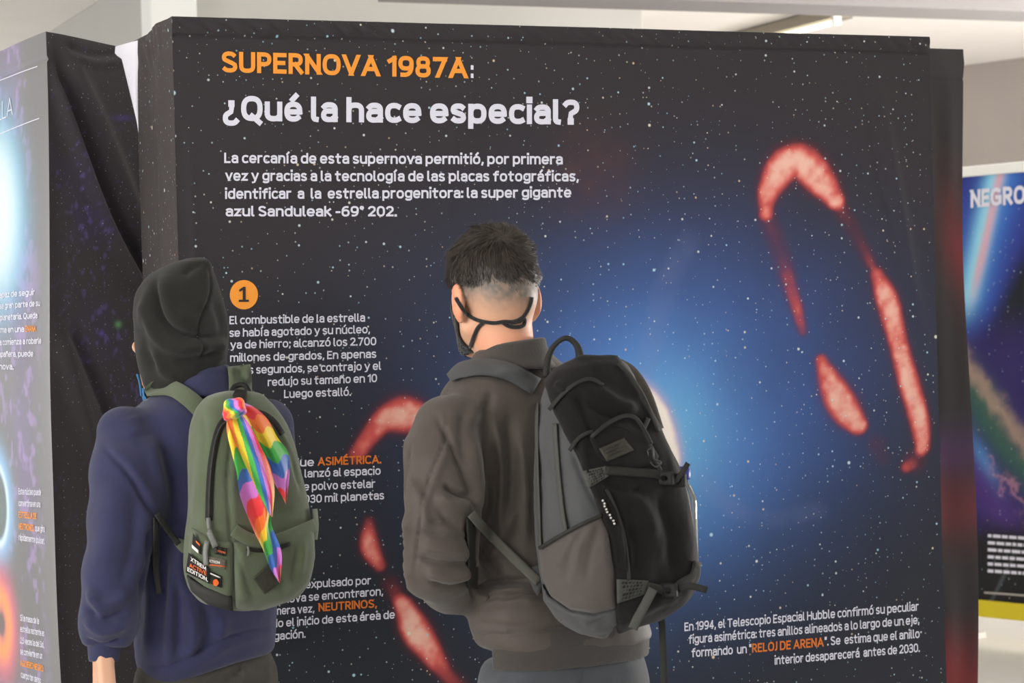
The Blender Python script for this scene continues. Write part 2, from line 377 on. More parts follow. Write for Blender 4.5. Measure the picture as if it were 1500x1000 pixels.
GL = {
 'a': [_a(.24, .50, .24, .24, 150, 0) + [(.48, 0)], [(.48, .43), (.24, .43)] + _a(.22, .215, .22, .215, 90, 270) + [(.32, 0), (.48, .14)]],
 'b': [[(0, 1.02), (0, 0)], _o], 'c': [_a(.27, .37, .27, .37, 55, 305)], 'd': [[(.54, 1.02), (.54, 0)], _o],
 'e': [[(.03, .36), (.53, .36)], _a(.27, .37, .27, .37, 0, 312)], 'f': [_a(.32, .80, .20, .22, 80, 180) + [(.12, 0)], [(-.04, .70), (.36, .70)]],
 'g': [_a(.27, .40, .27, .34, 0, 360), [(.54, XH), (.54, -.02)] + _a(.27, -.04, .27, .22, 0, -140)], 'h': [[(0, 1.02), (0, 0)], _arch],
 'i': _i, 'j': [[(.12, XH), (.12, -.05)] + _a(-.02, -.06, .14, .2, 0, -80), _dot(.12, 1.09)], 'k': [[(0, 1.02), (0, 0)], [(.44, XH), (.04, .38)], [(.14, .44), (.48, 0)]],
 'l': [[(0, 1.02), (0, .18)] + _a(.12, .16, .12, .16, 180, 270, 4)], 'm': [[(0, XH), (0, 0)], _a(.22, .46, .22, .28, 180, 0) + [(.44, 0)], _a(.66, .46, .22, .28, 180, 0) + [(.88, 0)]],
 'n': [[(0, XH), (0, 0)], _arch], 'o': [_o], 'p': [[(0, XH), (0, -.27)], _o], 'q': [[(.54, XH), (.54, -.27)], _o], 'r': [[(0, XH), (0, 0)], _a(.27, .46, .27, .27, 180, 85)],
 's': [_s], 't': [[(.12, .97), (.12, .18)] + _a(.26, .18, .14, .18, 180, 280, 5), [(-.04, .70), (.38, .70)]], 'u': [_a(.26, .28, .26, .28, 180, 360), [(0, .28), (0, XH)], [(.52, XH), (.52, 0)]],
 'v': [[(0, XH), (.26, 0)], [(.26, 0), (.52, XH)]], 'x': [[(0, XH), (.48, 0)], [(.48, XH), (0, 0)]], 'y': [[(0, XH), (.27, .03)], [(.54, XH), (.20, -.24), (.04, -.27)]], 'z': [[(0, .70), (.44, .70)], [(.44, .70), (.02, .03)], [(0, .02), (.46, .02)]],
 'A': [[(0, 0), (.34, 1)], [(.34, 1), (.68, 0)], [(.12, .30), (.56, .30)]], 'C': [_a(.34, .5, .34, .5, 50, 310)], 'D': [[(0, 0), (0, 1)], [(0, 1), (.25, 1)] + _a(.25, .5, .36, .5, 90, -90) + [(0, 0)]],
 'E': [[(0, 0), (0, 1)], [(0, .99), (.46, .99)], [(0, .52), (.40, .52)], [(0, .01), (.46, .01)]], 'G': [_a(.34, .5, .34, .5, 50, 350), [(.36, .46), (.68, .46)], [(.67, .46), (.67, .1)]], 'H': [[(0, 0), (0, 1)], [(.6, 0), (.6, 1)], [(0, .52), (.6, .52)]],
 'I': [[(0, 0), (0, 1)]], 'J': [[(.28, 1), (.28, .25)] + _a(.08, .24, .20, .24, 0, -85)], 'L': [[(0, 1), (0, 0)], [(0, .01), (.44, .01)]], 'M': [[(0, 0), (.04, 1)], [(.04, 1), (.40, .2)], [(.40, .2), (.76, 1)], [(.76, 1), (.80, 0)]],
 'N': [[(0, 0), (0, 1)], [(0, .98), (.56, .02)], [(.56, 0), (.56, 1)]], 'O': [_O], 'P': [[(0, 0), (0, 1)], [(0, 1), (.22, 1)] + _a(.22, .71, .28, .29, 90, -90) + [(0, .42)]], 'Q': [_O, [(.34, .12), (.66, -.20)]],
 'R': [[(0, 0), (0, 1)], [(0, 1), (.22, 1)] + _a(.22, .73, .27, .27, 90, -90) + [(0, .46)], [(.22, .46), (.52, 0)]], 'S': [_S], 'T': [[(.28, 0), (.28, 1)], [(-.02, .99), (.58, .99)]], 'U': [[(0, 1), (0, .3)] + _a(.29, .3, .29, .3, 180, 360) + [(.58, 1)]],
 'V': [[(0, 1), (.32, 0)], [(.32, 0), (.64, 1)]], 'X': [[(0, 1), (.56, 0)], [(.56, 1), (0, 0)]],
 '0': [_a(.28, .5, .28, .5, 0, 360)], '1': [[(.24, 0), (.24, 1)], [(.24, .98), (0, .80)]], '2': [_a(.25, .72, .25, .28, 160, -20) + [(.02, .04)], [(0, .02), (.50, .02)]], '3': [_a(.23, .755, .23, .245, 150, -70) + [(.16, .53)], _a(.22, .26, .26, .26, 85, -150)],
 '4': [[(.38, 0), (.38, 1)], [(.36, .98), (.01, .28)], [(0, .26), (.52, .26)]], '5': [[(.46, .99), (.06, .99)], [(.07, 1), (.05, .56)], _a(.22, .31, .26, .31, 130, -145)], '6': [_a(.27, .31, .27, .31, 0, 360), _a(.36, .40, .36, .60, 180, 80)],
 '7': [[(0, .98), (.50, .98)], [(.49, .98), (.16, 0)]], '8': [_a(.27, .27, .27, .27, 0, 360), _a(.27, .76, .23, .24, 0, 360)], '9': [_a(.27, .69, .27, .31, 0, 360), _a(.18, .60, .36, .60, 0, -100)],
 '.': [_dot(0, .02)], ',': [[(.02, .06), (-.03, -.16)]], ';': [_dot(.02, .60), [(.02, .06), (-.03, -.16)]], ':': [_dot(0, .06), _dot(0, .62)], '-': [[(0, .40), (.26, .40)]], '"': [[(0, 1.02), (0, .78)], [(.16, 1.02), (.16, .78)]],
 '(': [_a(.25, .45, .25, .65, 130, 230)], ')': [_a(0, .45, .25, .65, 50, -50)], '°': [_a(.10, .90, .10, .12, 0, 360)],
 '?': [_a(.22, .75, .24, .25, 150, -45) + [(.22, .42), (.21, .28)], _dot(.21, 0.03)], '¿': [_a(.24, .0, .24, .25, -30, -225)[:] + [(.24, .34), (.25, .47)], _dot(.25, .74)],
}
for k_, b_, x_ in (('á', 'a', .26), ('é', 'e', .27), ('ó', 'o', .27), ('ú', 'u', .26)): GL[k_] = GL[b_] + [_ac(x_)]
GL['í'] = [[(0, 0), (0, XH)], _ac(0)]; GL['ñ'] = GL['n'] + [[(.06, .92), (.18, .99), (.34, .92), (.46, .99)]]; GL['É'] = GL['E'] + [[(.16, 1.14), (.34, 1.34)]]
def text_mesh(s, w=.15):
    V, F, LF, x0 = [], [], [], 0.0; nl = 0
    for ch in s:
        if ch == ' ': x0 += .27; continue
        g = GL[ch]; xs = [p[0] for st in g for p in st if p != 'dot']; mn, mx = min(xs), max(xs)
        for st in g:
            nl += 1; dot = st[-1] == 'dot'; p = np.array([q for q in st if q != 'dot'], float)
            p[:, 0] = p[:, 0] - mn + x0; p[:, 1] = w / 2 + p[:, 1] * (1 - w); ww = w * (.5 if not dot else .60)
            if dot: p[0, 1] -= ww; p[1, 1] += ww
            t = np.gradient(p, axis=0) if len(p) > 2 else np.repeat(p[1:] - p[:1], 2, 0)
            if np.allclose(p[0], p[-1]) and len(p) > 3: t[0] = t[-1] = p[1] - p[-2]
            t /= np.linalg.norm(t, axis=1)[:, None] + 1e-9; n = np.c_[-t[:, 1], t[:, 0]]
            if not dot and len(p) == 2 and abs(t[0, 0]) > .1 and abs(t[0, 1]) > .1 and abs(p[0, 1] - p[1, 1]) > .5:   # diagonal pen ends are cut level
                k = np.array([[ww / abs(t[0, 1]), 0]]) * np.sign(n[0, 0] or 1); a_, b_ = p + k, p - k; e = t[0] / abs(t[0, 1]) * w / 2; a_[0] -= e; b_[0] -= e; a_[1] += e; b_[1] += e
            else:
                q = p.copy()
                if not dot and not np.allclose(p[0], p[-1]): q[0] -= t[0] * w * .46; q[-1] += t[-1] * w * .46
                a_, b_ = q + n * ww, q - n * ww
            i = len(LF); m = len(p); V += list(a_) + list(b_); LF += [nl % 7 * .00005] * (2 * m)
            F += [(i + k, i + m + k, i + m + k + 1, i + k + 1) for k in range(m - 1)]
        x0 += (mx - mn) + w + .085
    return np.array(V), F, np.array(LF)
def box(name, c, half, mat, parent=None, ax=None, bevel=.004):
    """bevelled box, ax = 3 axis vectors"""
    ax = np.eye(3) if ax is None else np.asarray(ax); b = bevel; V = []; c = np.asarray(c, float)
    import itertools
    for sx, sy, sz in itertools.product((-1, 1), repeat=3):
        for k in range(3):
            e = np.array([half[0], half[1], half[2]], float) - b; e[k] += b
            V.append(c + (np.array([sx, sy, sz]) * e) @ ax)
    I = lambda sx, sy, sz, k: (((sx > 0) * 4 + (sy > 0) * 2 + (sz > 0)) * 3 + k)
    Fc = []
    for k in range(3):
        u, v = (k + 1) % 3, (k + 2) % 3
        for s in (-1, 1):
            q = []
            for a, bb in ((-1, -1), (1, -1), (1, 1), (-1, 1)):
                t = [0, 0, 0]; t[k] = s; t[u] = a; t[v] = bb; q.append(I(*t, k))
            Fc.append(q if s > 0 else q[::-1])
        for a in (-1, 1):
            for bb in (-1, 1):
                t0 = [0, 0, 0]; t0[k] = -1; t0[u] = a; t0[v] = bb; t1 = list(t0); t1[k] = 1
                q = [I(*t0, u), I(*t1, u), I(*t1, v), I(*t0, v)]; Fc.append(q if a * bb < 0 else q[::-1])
    for sx, sy, sz in itertools.product((-1, 1), repeat=3):
        q = [I(sx, sy, sz, 0), I(sx, sy, sz, 1), I(sx, sy, sz, 2)]; Fc.append(q if sx * sy * sz > 0 else q[::-1])
    return mesh_obj(name, V, Fc, mat, parent, smooth=False)

# ------------------------------------------------------------------ materials
M_ceiling = material('ceiling_paint', (246, 242, 238), .9, var=.02, vscale=2)
M_wall = material('wall_paint', (200, 198, 193), .9, var=.03, vscale=2)
M_wall_dark = material('wall_paint_grey', (176, 168, 163), .9, var=.03, vscale=2)
M_white = material('white_paint', (250, 250, 246), .7)
M_floor = material('polished_concrete', (196, 194, 188), .55, var=.06, vscale=1.5, bump=.1, bscale=60)
M_beam = material('beam_paint', (158, 154, 154), .9, var=.03, vscale=2)

# ------------------------------------------------------------------ building shell
e1 = np.array([.923, .384, 0]); e2 = np.array([-.384, .923, 0])
e1 /= np.linalg.norm(e1); e2 /= np.linalg.norm(e2); UP = np.array([0, 0, 1.])
AX = np.array([e1, e2, UP])
CZ = 3.2
tag(box('floor', (0, 9, -.1), (14, 19, .1), M_floor), kind='structure')
tag(box('ceiling', (0, 9.5, CZ + .15), (13, 18, .15), M_ceiling), kind='structure')
c0 = np.array([-1.56, 10.5, 0])
cc = c0 + e1 * 1.215 + e2 * 2.5 + UP * (CZ / 2)
tag(box('wall_core', cc, (1.215, 2.5, CZ / 2), M_wall, ax=AX), kind='structure')
tag(box('column', c0 - e2 * .12 + e1 * .02 + UP * CZ / 2, (.105, .09, CZ / 2), M_white, ax=AX), kind='structure')
b0 = np.array([.52, 9.9, 0])
tag(box('ceiling_beam', b0 + e1 * 2.2 + e2 * .17 + UP * (2.905 + .15), (3.2, .16, .15), M_beam, ax=AX), kind='structure')
wd_ = np.array([.63, -.77, 0]); wd_ /= np.linalg.norm(wd_); wn_ = np.array([wd_[1], -wd_[0], 0])
w0 = np.array([3.1, 16.1, 0])
tag(box('wall_right', w0 - wd_ * 2.5 - wn_ * -.15 + UP * CZ / 2, (7, .1, CZ / 2), M_wall_dark, ax=[wd_, -wn_, UP]), kind='structure')
# fluorescent batten on the ceiling
lamp_c = P(1150, 26, 13.1); lamp_c[2] = CZ
lamp = empty('ceiling_lamp', lamp_c, 'white fluorescent batten lamp under the cream ceiling, above the starry panel', 'lamp')
box('lamp_body', lamp_c - UP * .035, (.07, .62, .03), material('enamel', (150, 142, 128), .5), lamp, ax=AX)
tube('lamp_tube', [lamp_c - UP * .085 - e2 * .6 - e1 * .03, lamp_c - UP * .085 - e1 * .03, lamp_c - UP * .085 + e2 * .6 - e1 * .03], .014, emission('lit_tube', (255, 246, 215), 3), lamp)
for s in (-1, 1): box('tube_socket', lamp_c - UP * .075 + e2 * .61 * s - e1 * .03, (.025, .015, .03), M_white, lamp, ax=AX)

# ------------------------------------------------------------------ exhibition stands
def plane_hit(px, py, A, nrm):
    d = F_ + R_ * ((np.asarray(px, float) - 750) / FPX)[..., None] + U_ * ((500 - np.asarray(py, float)) / FPX)[..., None]
    t = ((A - C_) @ nrm) / (d @ nrm); return C_ + d * t[..., None]
TOP = CAM_Z + .673
A0 = np.array([-.699, 4.9, 0]); B0 = np.array([1.030, 5.62, 0]); S0 = A0 + e2 * .38
e1m = (B0 - A0) / np.linalg.norm(B0 - A0); e2m = np.array([-e1m[1], e1m[0], 0]); WM = np.linalg.norm(B0 - A0); S0 = A0 + e2m * .38
def main_disp(u, z):
    """sag and wrinkles of the stretched front fabric, in metres away from its plane (towards the room)"""
    t = TOP - z; q = np.stack([u, z, 0 * u], -1)
    d = .0035 * fbm(q, 2.2, 3, 2) + .0012 * fbm(q * np.array([6, 1.2, 1]), 1, 9, 2)
    band = np.exp(-((t - .020) / .015) ** 2)
    d = d + band * .0085 * np.abs(np.sin((u * 1.0 - t * 1.1) * 70 + 3 * vnoise(q * np.array([3, 0, 0]), 1, 5))) * (.35 + .65 * np.abs(vnoise(q * np.array([5, 0, 0]), 1, 8)))
    d = d - .005 * np.exp(-((t - .040) / .003) ** 2)
    for (u0, t0, u1, t1, wdt, a) in ((1.72, .08, 1.84, .75, .018, .006), (1.66, .10, 1.80, .62, .012, -.004), (.03, .1, .05, 1.5, .012, .004), (1.03, .7, 1.05, 2.0, .02, .003), (.65, .1, .61, .5, .015, .002)):
        k = np.clip(((u - u0) * (u1 - u0) + (t - t0) * (t1 - t0)) / ((u1 - u0) ** 2 + (t1 - t0) ** 2), 0, 1)
        dist = np.hypot(u - u0 - k * (u1 - u0), t - t0 - k * (t1 - t0)); d = d + a * np.exp(-(dist / wdt) ** 2) * np.sin(np.pi * np.clip(k, .05, .95))
    return d
def main_pt(u, z, lift=0.0):
    return A0 + np.asarray(u)[..., None] * e1m + np.asarray(z)[..., None] * UP - (main_disp(u, z) + lift)[..., None] * e2m
def main_uv(px, py):
    h = plane_hit(px, py, A0, e2m); return (h - A0) @ e1m, h[..., 2]
def blobs(px, py, strands, q):
    tot = np.zeros(px.shape)
    for pts in strands:
        pts = np.asarray(pts, float); sm = catmull(np.linspace(0, len(pts) - 1, 8 * len(pts)), np.arange(len(pts)), pts)
        wgt = np.zeros(px.shape)
        for x, y, wd, a in sm:
            d2 = ((px - x) ** 2 + (py - y) ** 2) / (wd * wd); wgt = np.maximum(wgt, a * np.exp(-d2 * d2 * .55 - d2 * .35))
        tot = tot + wgt
    return tot * (1 + .42 * q)
def mixc(c, col, a): a = np.clip(a, 0, 1)[..., None]; return c * (1 - a) + lin(col) * a
def print_main(px, py, u, z):
    q3 = np.stack([u, z, 0 * u], -1)
    c = np.ones(px.shape + (3,)) * lin((56, 52, 55))
    c = mixc(c, (42, 46, 54), sstep(250, 800, py) * .9); c = mixc(c, (60, 60, 68), sstep(1000, 1350, px) * sstep(300, 600, py) * .3)
    n = fbm(q3, 5, 21, 3); n2 = fbm(q3, 22, 31, 3); n3 = fbm(q3, 45, 41, 3)
    g = np.exp(-(((px - 985) / 275) ** 2 + ((py - 590 + (px - 960) * .1) / 235) ** 2) ** 1.15); c = mixc(c, (66, 92, 160), g * (.85 + .15 * n))
    g = np.exp(-(((px - 950) / 170) ** 2 + ((py - 640) / 185) ** 2)); c = mixc(c, (98, 150, 228), g * (.95 + .12 * n))
    g = np.exp(-(((px - 975) / 75) ** 2 + ((py - 640) / 100) ** 2)); c = mixc(c, (118, 190, 235), g * .85)
    g = np.exp(-(((px - 640) / 170) ** 2 + ((py - 470) / 150) ** 2)); c = mixc(c, (58, 72, 105), g * .25)
    g = np.exp(-(((px - 868) / 50) ** 2 + ((py - 250) / 60) ** 2) - .6 * n2); c = mixc(c, (110, 68, 60), g * .3)
    arcs = blobs(px, py, [[(1010, 350, 16, .2), (975, 420, 18, .3), (955, 500, 16, .35), (940, 560, 14, .4)], [(1020, 690, 14, .2), (1060, 735, 14, .3), (1120, 760, 13, .3), (1200, 748, 14, .2)]], n2)
    c = mixc(c, (130, 140, 190), arcs * .5)
    red = [[(1122, 312, 9, .45), (1128, 278, 15, .9), (1150, 243, 21, 1), (1175, 237, 22, 1), (1200, 262, 20, 1), (1222, 290, 13, .85)],
           [(1228, 300, 10, .35), (1255, 345, 9, .28), (1275, 385, 8, .4)],
           [(1285, 402, 10, .6), (1300, 440, 15, .95), (1316, 500, 13, .95), (1332, 560, 14, 1), (1347, 615, 13, 1), (1352, 655, 10, .8)],
           [(1340, 675, 14, .35), (1328, 684, 8, .6)], [(1125, 318, 12, .3), (1142, 365, 12, .28), (1156, 415, 11, .5), (1168, 455, 9, .55), (1176, 485, 7, .4)],
           [(1203, 528, 9, .7), (1222, 572, 18, 1), (1238, 600, 19, 1), (1256, 622, 13, .95)], [(1284, 650, 12, .2), (1292, 672, 9, .15)],
           [(523, 665, 12, .6), (540, 640, 13, .7), (562, 616, 16, .9), (590, 607, 23, 1), (620, 615, 20, 1)],
           [(540, 765, 8, .45), (541, 800, 13, .85), (556, 828, 9, .6)], [(572, 855, 12, .3), (580, 872, 11, .4)],
           [(592, 888, 13, .9), (608, 922, 19, 1), (630, 955, 16, .85), (652, 985, 12, .5), (672, 1005, 12, .4)]]
    red = [[(a, b, w_ * 1.16, k) for a, b, w_, k in st] for st in red]
    r = blobs(px, py, red, n3 * .18 + n2 * .25)
    c = mixc(c, (120, 40, 52), r * 1.1); c = mixc(c, (228, 96, 90), sstep(.25, .85, r)); c = mixc(c, (255, 205, 186), sstep(.6, 1.15, r + .06 * n3) * .92)
    ring = blobs(px, py, [[(880, 565, 24, .9), (915, 570, 22, 1), (943, 590, 24, 1), (960, 625, 26, 1), (972, 665, 24, 1), (978, 705, 20, .9)]], n2 * .3)
    ins = np.exp(-(((px - 900) / 60) ** 2 + ((py - 690) / 110) ** 2) ** 2); c = mixc(c, (160, 205, 250), ins * .8)
    c = mixc(c, (236, 176, 196), ring * 1.1); c = mixc(c, (255, 246, 236), sstep(.3, .75, ring))
    for k in range(70):
        pass
    return np.clip(c, 0, 1)
STARS = [(50, .0028, .5, .5), (26, .0040, .62, .8), (8, .0068, .70, .95)]
M_print = material('printed_fabric', attr=True, rough=.75, sheen=.04, bump=.12, bscale=900, stars=STARS, spec=.22)
M_fabric_black = material('black_fabric', (38, 36, 37), .75, bump=.2, bscale=500, sheen=.15)
M_lining = material('white_lining', (238, 236, 246), .8)
M_text_white = material('print_white', (232, 232, 246), .6)
M_text_orange = material('print_orange', (255, 163, 62), .6)
M_text_orange2 = material('print_dark_orange', (232, 128, 52), .6)
M_text_dark = material('print_dark', (50, 48, 52), .6)
def grid(nu, nv):
    a = (np.arange(nv - 1)[:, None] * nu + np.arange(nu - 1)[None]).ravel(); return np.stack([a, a + 1, a + 1 + nu, a + nu], 1)

mainst = empty('exhibition_stand', A0, 'big starry fabric stand headed SUPERNOVA 1987A behind both visitors', 'display stand')
nu, nv = 470, 560
uu, zz = np.meshgrid(np.linspace(0, WM, nu), np.r_[np.linspace(.03, TOP - .07, nv - 26), np.linspace(TOP - .067, TOP, 26)]); u, z = uu.ravel(), zz.ravel()
flat = A0 + u[:, None] * e1m + z[:, None] * UP
px, py, _ = proj(flat)
mesh_obj('front_fabric', main_pt(u, z), grid(nu, nv), M_print, mainst, cols=print_main(px, py, u, z), uv=np.stack([u, z, 0 * u], 1))
# left side of the same cover, slack, with a hem band
nu2, nv2 = 70, 300
uu, zz = np.meshgrid(np.linspace(0, .38, nu2), np.linspace(.03, TOP, nv2)); u, z = uu.ravel(), zz.ravel()
t = TOP - z; q3 = np.stack([u, z, 0 * u], 1)
dd = (.010 * np.sin(u / .38 * np.pi) * fbm(q3 * np.array([7, .8, 1]), 1, 60, 2) + .006 * fbm(q3, 9, 61, 2) * np.exp(-t * 3) + .004 * np.sin((u + t * .6) * 110) * np.exp(-((t - .04) / .03) ** 2))
edge = np.where(u > .3, (u - .3) / .08, 0); pull = edge * np.clip(1 - t / 2.0, 0, 1) * 0
zz2 = z - .010 * sstep(.1, .38, u)
us_ = u * (.835 + .09 * np.exp(-t / .15) + .01 * np.sin(t * 5)); pts = A0 + us_[:, None] * e2m + zz2[:, None] * UP - dd[:, None] * e1m * np.sin(np.clip(u / .38, 0, 1) * np.pi)[:, None]
cs = np.ones((len(u), 3)) * lin((66, 60, 60))
mesh_obj('side_fabric', pts, grid(nu2, nv2)[:, ::-1], M_print, mainst, cols=cs, uv=np.stack([u + 5, z, 0 * u], 1))
def quad_obj(name, p, mat, parent): return mesh_obj(name, p, [(0, 1, 2, 3)], mat, parent, smooth=False)
G = B0 + e2m * .38
box('frame', (A0 + B0) / 2 + UP * (TOP - .035) / 2 + e2m * .160, (WM / 2 - .012, .142, (TOP - .035) / 2), M_fabric_black, mainst, ax=[e1m, e2m, UP])
box('top_cover', (A0 + B0) / 2 + UP * (TOP - .016) + e2m * .160, (WM / 2 - .006, .150, .008), M_fabric_black, mainst, ax=[e1m, e2m, UP])
box('end_fabric', (B0 + G) / 2 + UP * (TOP / 2 + .01) - e1m * .004, (.004, .186, TOP / 2 - .014), M_fabric_black, mainst, ax=[e1m, e2m, UP])

def put_text(s, x0, y0, x1, y1, cap_px, mat, bold=.02, parent=None, mapf=None, ref='H', name='lettering'):
    """one printed line: baseline from (x0,y0) to (x1,y1) in photo px, capital height in px"""
    v, f, lf = text_mesh(s, bold)
    xmin, xmax = v[:, 0].min(), v[:, 0].max(); H = 1.0
    a = (v[:, 0] - xmin) / (xmax - xmin); b = v[:, 1] / H
    px = x0 + (x1 - x0) * a; py = y0 + (y1 - y0) * a - cap_px * b
    pw_ = mapf(px, py); cv = C_ - pw_; cv /= np.linalg.norm(cv, axis=1)[:, None]
    return mesh_obj(name, pw_ + cv * lf[:, None], f, mat, parent, smooth=False)
def on_main(px, py):
    u, z = main_uv(px, py); return main_pt(u, z, np.full(u.shape, .0012))
OR, WH, OD = M_text_orange, M_text_white, M_text_orange2
def T(s, x0, y0, x1, y1, h, m=WH, b=.16): put_text(s, x0, y0, x1, y1, h, m, b, mainst, on_main)
T('SUPERNOVA 1987A', 325, 106, 686, 115, 31, OR, .205); T(':', 689, 115, 693, 115.2, 27, WH, .2)
T('¿Qué la hace especial?', 326, 177, 848, 183, 37, WH, .215)
T('La cercanía de esta supernova permitió, por primera', 328, 239, 824, 241, 15.5, WH, .185)
T('vez y gracias a la tecnología de las placas fotográficas,', 329, 265, 847, 266, 15.5, WH, .185)
T('identificar  a  la  estrella progenitora: la super gigante', 329, 291.5, 836, 289.5, 15.5, WH, .185)
T('azul Sanduleak -69° 202.', 330, 317, 582, 317, 15.5, WH, .185)
def disc(x, y, rx, ry, mat, parent, mapf, name='number_badge'):
    th = np.linspace(0, 2 * np.pi, 49)[:-1]; px = np.r_[x, x + rx * np.cos(th)]; py = np.r_[y, y + ry * np.sin(th)]
    return mesh_obj(name, mapf(px, py), [(0, 1 + (k + 1) % 48, 1 + k) for k in range(48)], mat, parent, smooth=False)
disc(357, 431.5, 20.5, 21.5, OR, mainst, on_main)
def on_main2(px, py): u, z = main_uv(px, py); return main_pt(u, z, np.full(u.shape, .0024))
def numeral_one(x, y, w, h, mat, parent, mapf):
    g = np.array([(.02, 0), (1, 0), (1, .14), (.68, .14), (.68, 1), (.46, 1), (.04, .80), (.10, .66), (.40, .79), (.40, .14), (.02, .14)])
    return mesh_obj('lettering', mapf(x + w * g[:, 0], y - h * g[:, 1]), [(0, 1, 2, 3, 9, 10), (3, 4, 5, 8, 9), (5, 6, 7, 8)], mat, parent, smooth=False)
numeral_one(349, 442, 15, 22, M_text_dark, mainst, on_main2)
L1 = ['El combustible de la estrella', 'se había agotado y su núcleo,', 'ya de hierro; alcanzó los 2.700', 'millones de grados, En apenas', 'unos segundos, se contrajo y el', 'redujo su tamaño en 10', 'Luego estalló.']
E1 = [(336, 475, 535, 471), (336, 493.5, 542, 488), (337, 511, 551, 505.5), (337, 530, 551, 524), (338, 548.5, 558, 541.5), (392, 565.5, 552, 559.5), (416, 583, 514, 579.5)]
for s, e in zip(L1, E1): T(s, *e, 12.2, WH, .165)
T('fue', 430, 683.5, 460, 682.5, 12.2, WH, .165); T('ASIMÉTRICA.', 465, 682, 558, 678.5, 12.5, OD, .18)
T('lanzó al espacio', 446, 699.5, 557, 695, 12.2, WH, .165); T('de polvo estelar', 436, 719, 549, 714, 12.2, WH, .165); T('030 mil planetas', 445, 737, 562, 731, 12.2, WH, .165)
T('expulsado por', 447, 861.5, 543, 855.5, 12.2, WH, .165); T('supernova se encontraron,', 375, 886, 561, 871.5, 12.2, WH, .165)
T('primera vez,', 385, 901.5, 460, 896.5, 12.2, WH, .165); T('NEUTRINOS,', 465, 895.5, 552, 889.5, 12.5, OD, .18)
T('siendo el inicio de esta área de', 370, 921, 578, 905.5, 12.2, WH, .165); T('investigación.', 355, 941.5, 447, 933.5, 12.2, WH, .165)
disc(378, 1006, 20.5, 21.5, OR, mainst, on_main)
T('En 1994, el Telescopio Espacial Hubble confirmó su peculiar', 1003, 924.5, 1346, 894, 13, WH, .165)
T('figura asimétrica: tres anillos alineados a lo largo de un eje,', 1009, 943, 1347, 913.5, 13, WH, .165)
T('formando  un "', 1013, 962.5, 1101, 956, 13, WH, .165); T('RELOJ DE ARENA', 1102, 956, 1207, 946.5, 13.5, OD, .18); T('". Se  estima que el anillo', 1208, 945.5, 1347, 934, 13, WH, .165)
T('interior desaparecerá  antes de 2030.', 1135, 973.5, 1347, 954.5, 13, WH, .165)

# second stand standing behind the big one, only its right strip shows
T2 = CAM_Z + .723; Bk = np.array([1.247, 6.34, 0])
st2 = empty('exhibition_stand', Bk - e1m * .9, 'dark red and black fabric stand peeking out behind the right edge of the SUPERNOVA stand', 'display stand')
nu, nv = 120, 330
uu, zz = np.meshgrid(np.linspace(-.9, 0, nu), np.linspace(.03, T2, nv)); u, z = uu.ravel(), zz.ravel(); t = T2 - z
q3 = np.stack([u, z, 0 * u], 1)
sag = -.012 * np.sin(np.clip(t / 1.5, 0, 1) * np.pi) ; bul = sstep(-.1, 0, u) * (.010 * np.sin(t * 4.2 + 2.2))
dsp = .004 * fbm(q3 * np.array([12, 1.5, 1]), 1, 71, 2) - .004 * np.exp(-((t - .08) / .003) ** 2) + .004 * np.exp(-((t - .04) / .02) ** 2)
pts = Bk + (u + bul)[:, None] * e1m + z[:, None] * UP - dsp[:, None] * e2m
cs = np.ones((len(u), 3)) * lin((40, 36, 37)); n = fbm(q3 * np.array([5, 3, 1]), 1, 77, 3); px, py, _ = proj(pts)
cs = mixc(cs, (120, 28, 36), np.exp(-((py - 330 + (px - 1390) * -1.2) / 75) ** 2) * sstep(1355, 1410, px) * (.8 + .6 * n))
cs = mixc(cs, (78, 42, 92), np.exp(-((py - 665) / 38) ** 2) * .75 * (.9 + .5 * n)); cs = mixc(cs, (128, 30, 44), np.exp(-((py - 745) / 45) ** 2) * .8 * (.9 + .4 * n)); cs = mixc(cs, (130, 34, 38), sstep(880, 1000, py) * (.7 + .7 * n))
M_print2 = material('printed_fabric_soft', attr=True, rough=.6, sheen=.15, bump=.12, bscale=900, spec=.35)
mesh_obj('front_fabric', pts, grid(nu, nv), M_print2, st2, cols=cs)
box('frame', Bk - e1m * .46 + e2m * .21 + UP * (T2 - .03) / 2, (.44, .19, (T2 - .03) / 2), M_fabric_black, st2, ax=[e1m, e2m, UP])
box('top_cover', Bk - e1m * .452 + e2m * .20 + UP * (T2 - .012), (.446, .195, .010), M_fabric_black, st2, ax=[e1m, e2m, UP])

# left stand: long face running away to the left, narrow face towards us
K0 = np.array([-1.005, 5.085, 0]); kl = np.array([-.171, .335, 0]); kl /= np.linalg.norm(kl); kr = np.array([.125, .200, 0]); kr /= np.linalg.norm(kr)
kln = np.array([-kl[1], kl[0], 0]); krn = np.array([kr[1], -kr[0], 0])
st3 = empty('exhibition_stand', K0, 'fabric stand with purple stars at the left edge, beside the hooded visitor', 'display stand')
def left_uv(px, py): h = plane_hit(px, py, K0, kln); return (h - K0) @ kl, h[..., 2]
def left_disp(u, z):
    q = np.stack([u, z, 0 * u], -1); e = np.exp(-u / .05)
    return .004 * fbm(q * np.array([3, 1.2, 1]), 1, 81, 2) - e * (.010 * np.sin(z * 3.3 + .5) + .007 * vnoise(q * np.array([0, 2.6, 0]), 1, 85)) - .004 * np.exp(-((TOP - z - .06) / .004) ** 2)
def left_pt(u, z, lift=0.0): return K0 + np.asarray(u)[..., None] * kl + np.asarray(z)[..., None] * UP + (left_disp(u, z) + lift)[..., None] * kln
nu, nv = 170, 500; LW = 1.3
us = np.linspace(0, 1, nu) ** 1.4 * LW
uu, zz = np.meshgrid(us, np.linspace(.03, TOP, nv)); u, z = uu.ravel(), zz.ravel(); q3 = np.stack([u, z, 0 * u], 1)
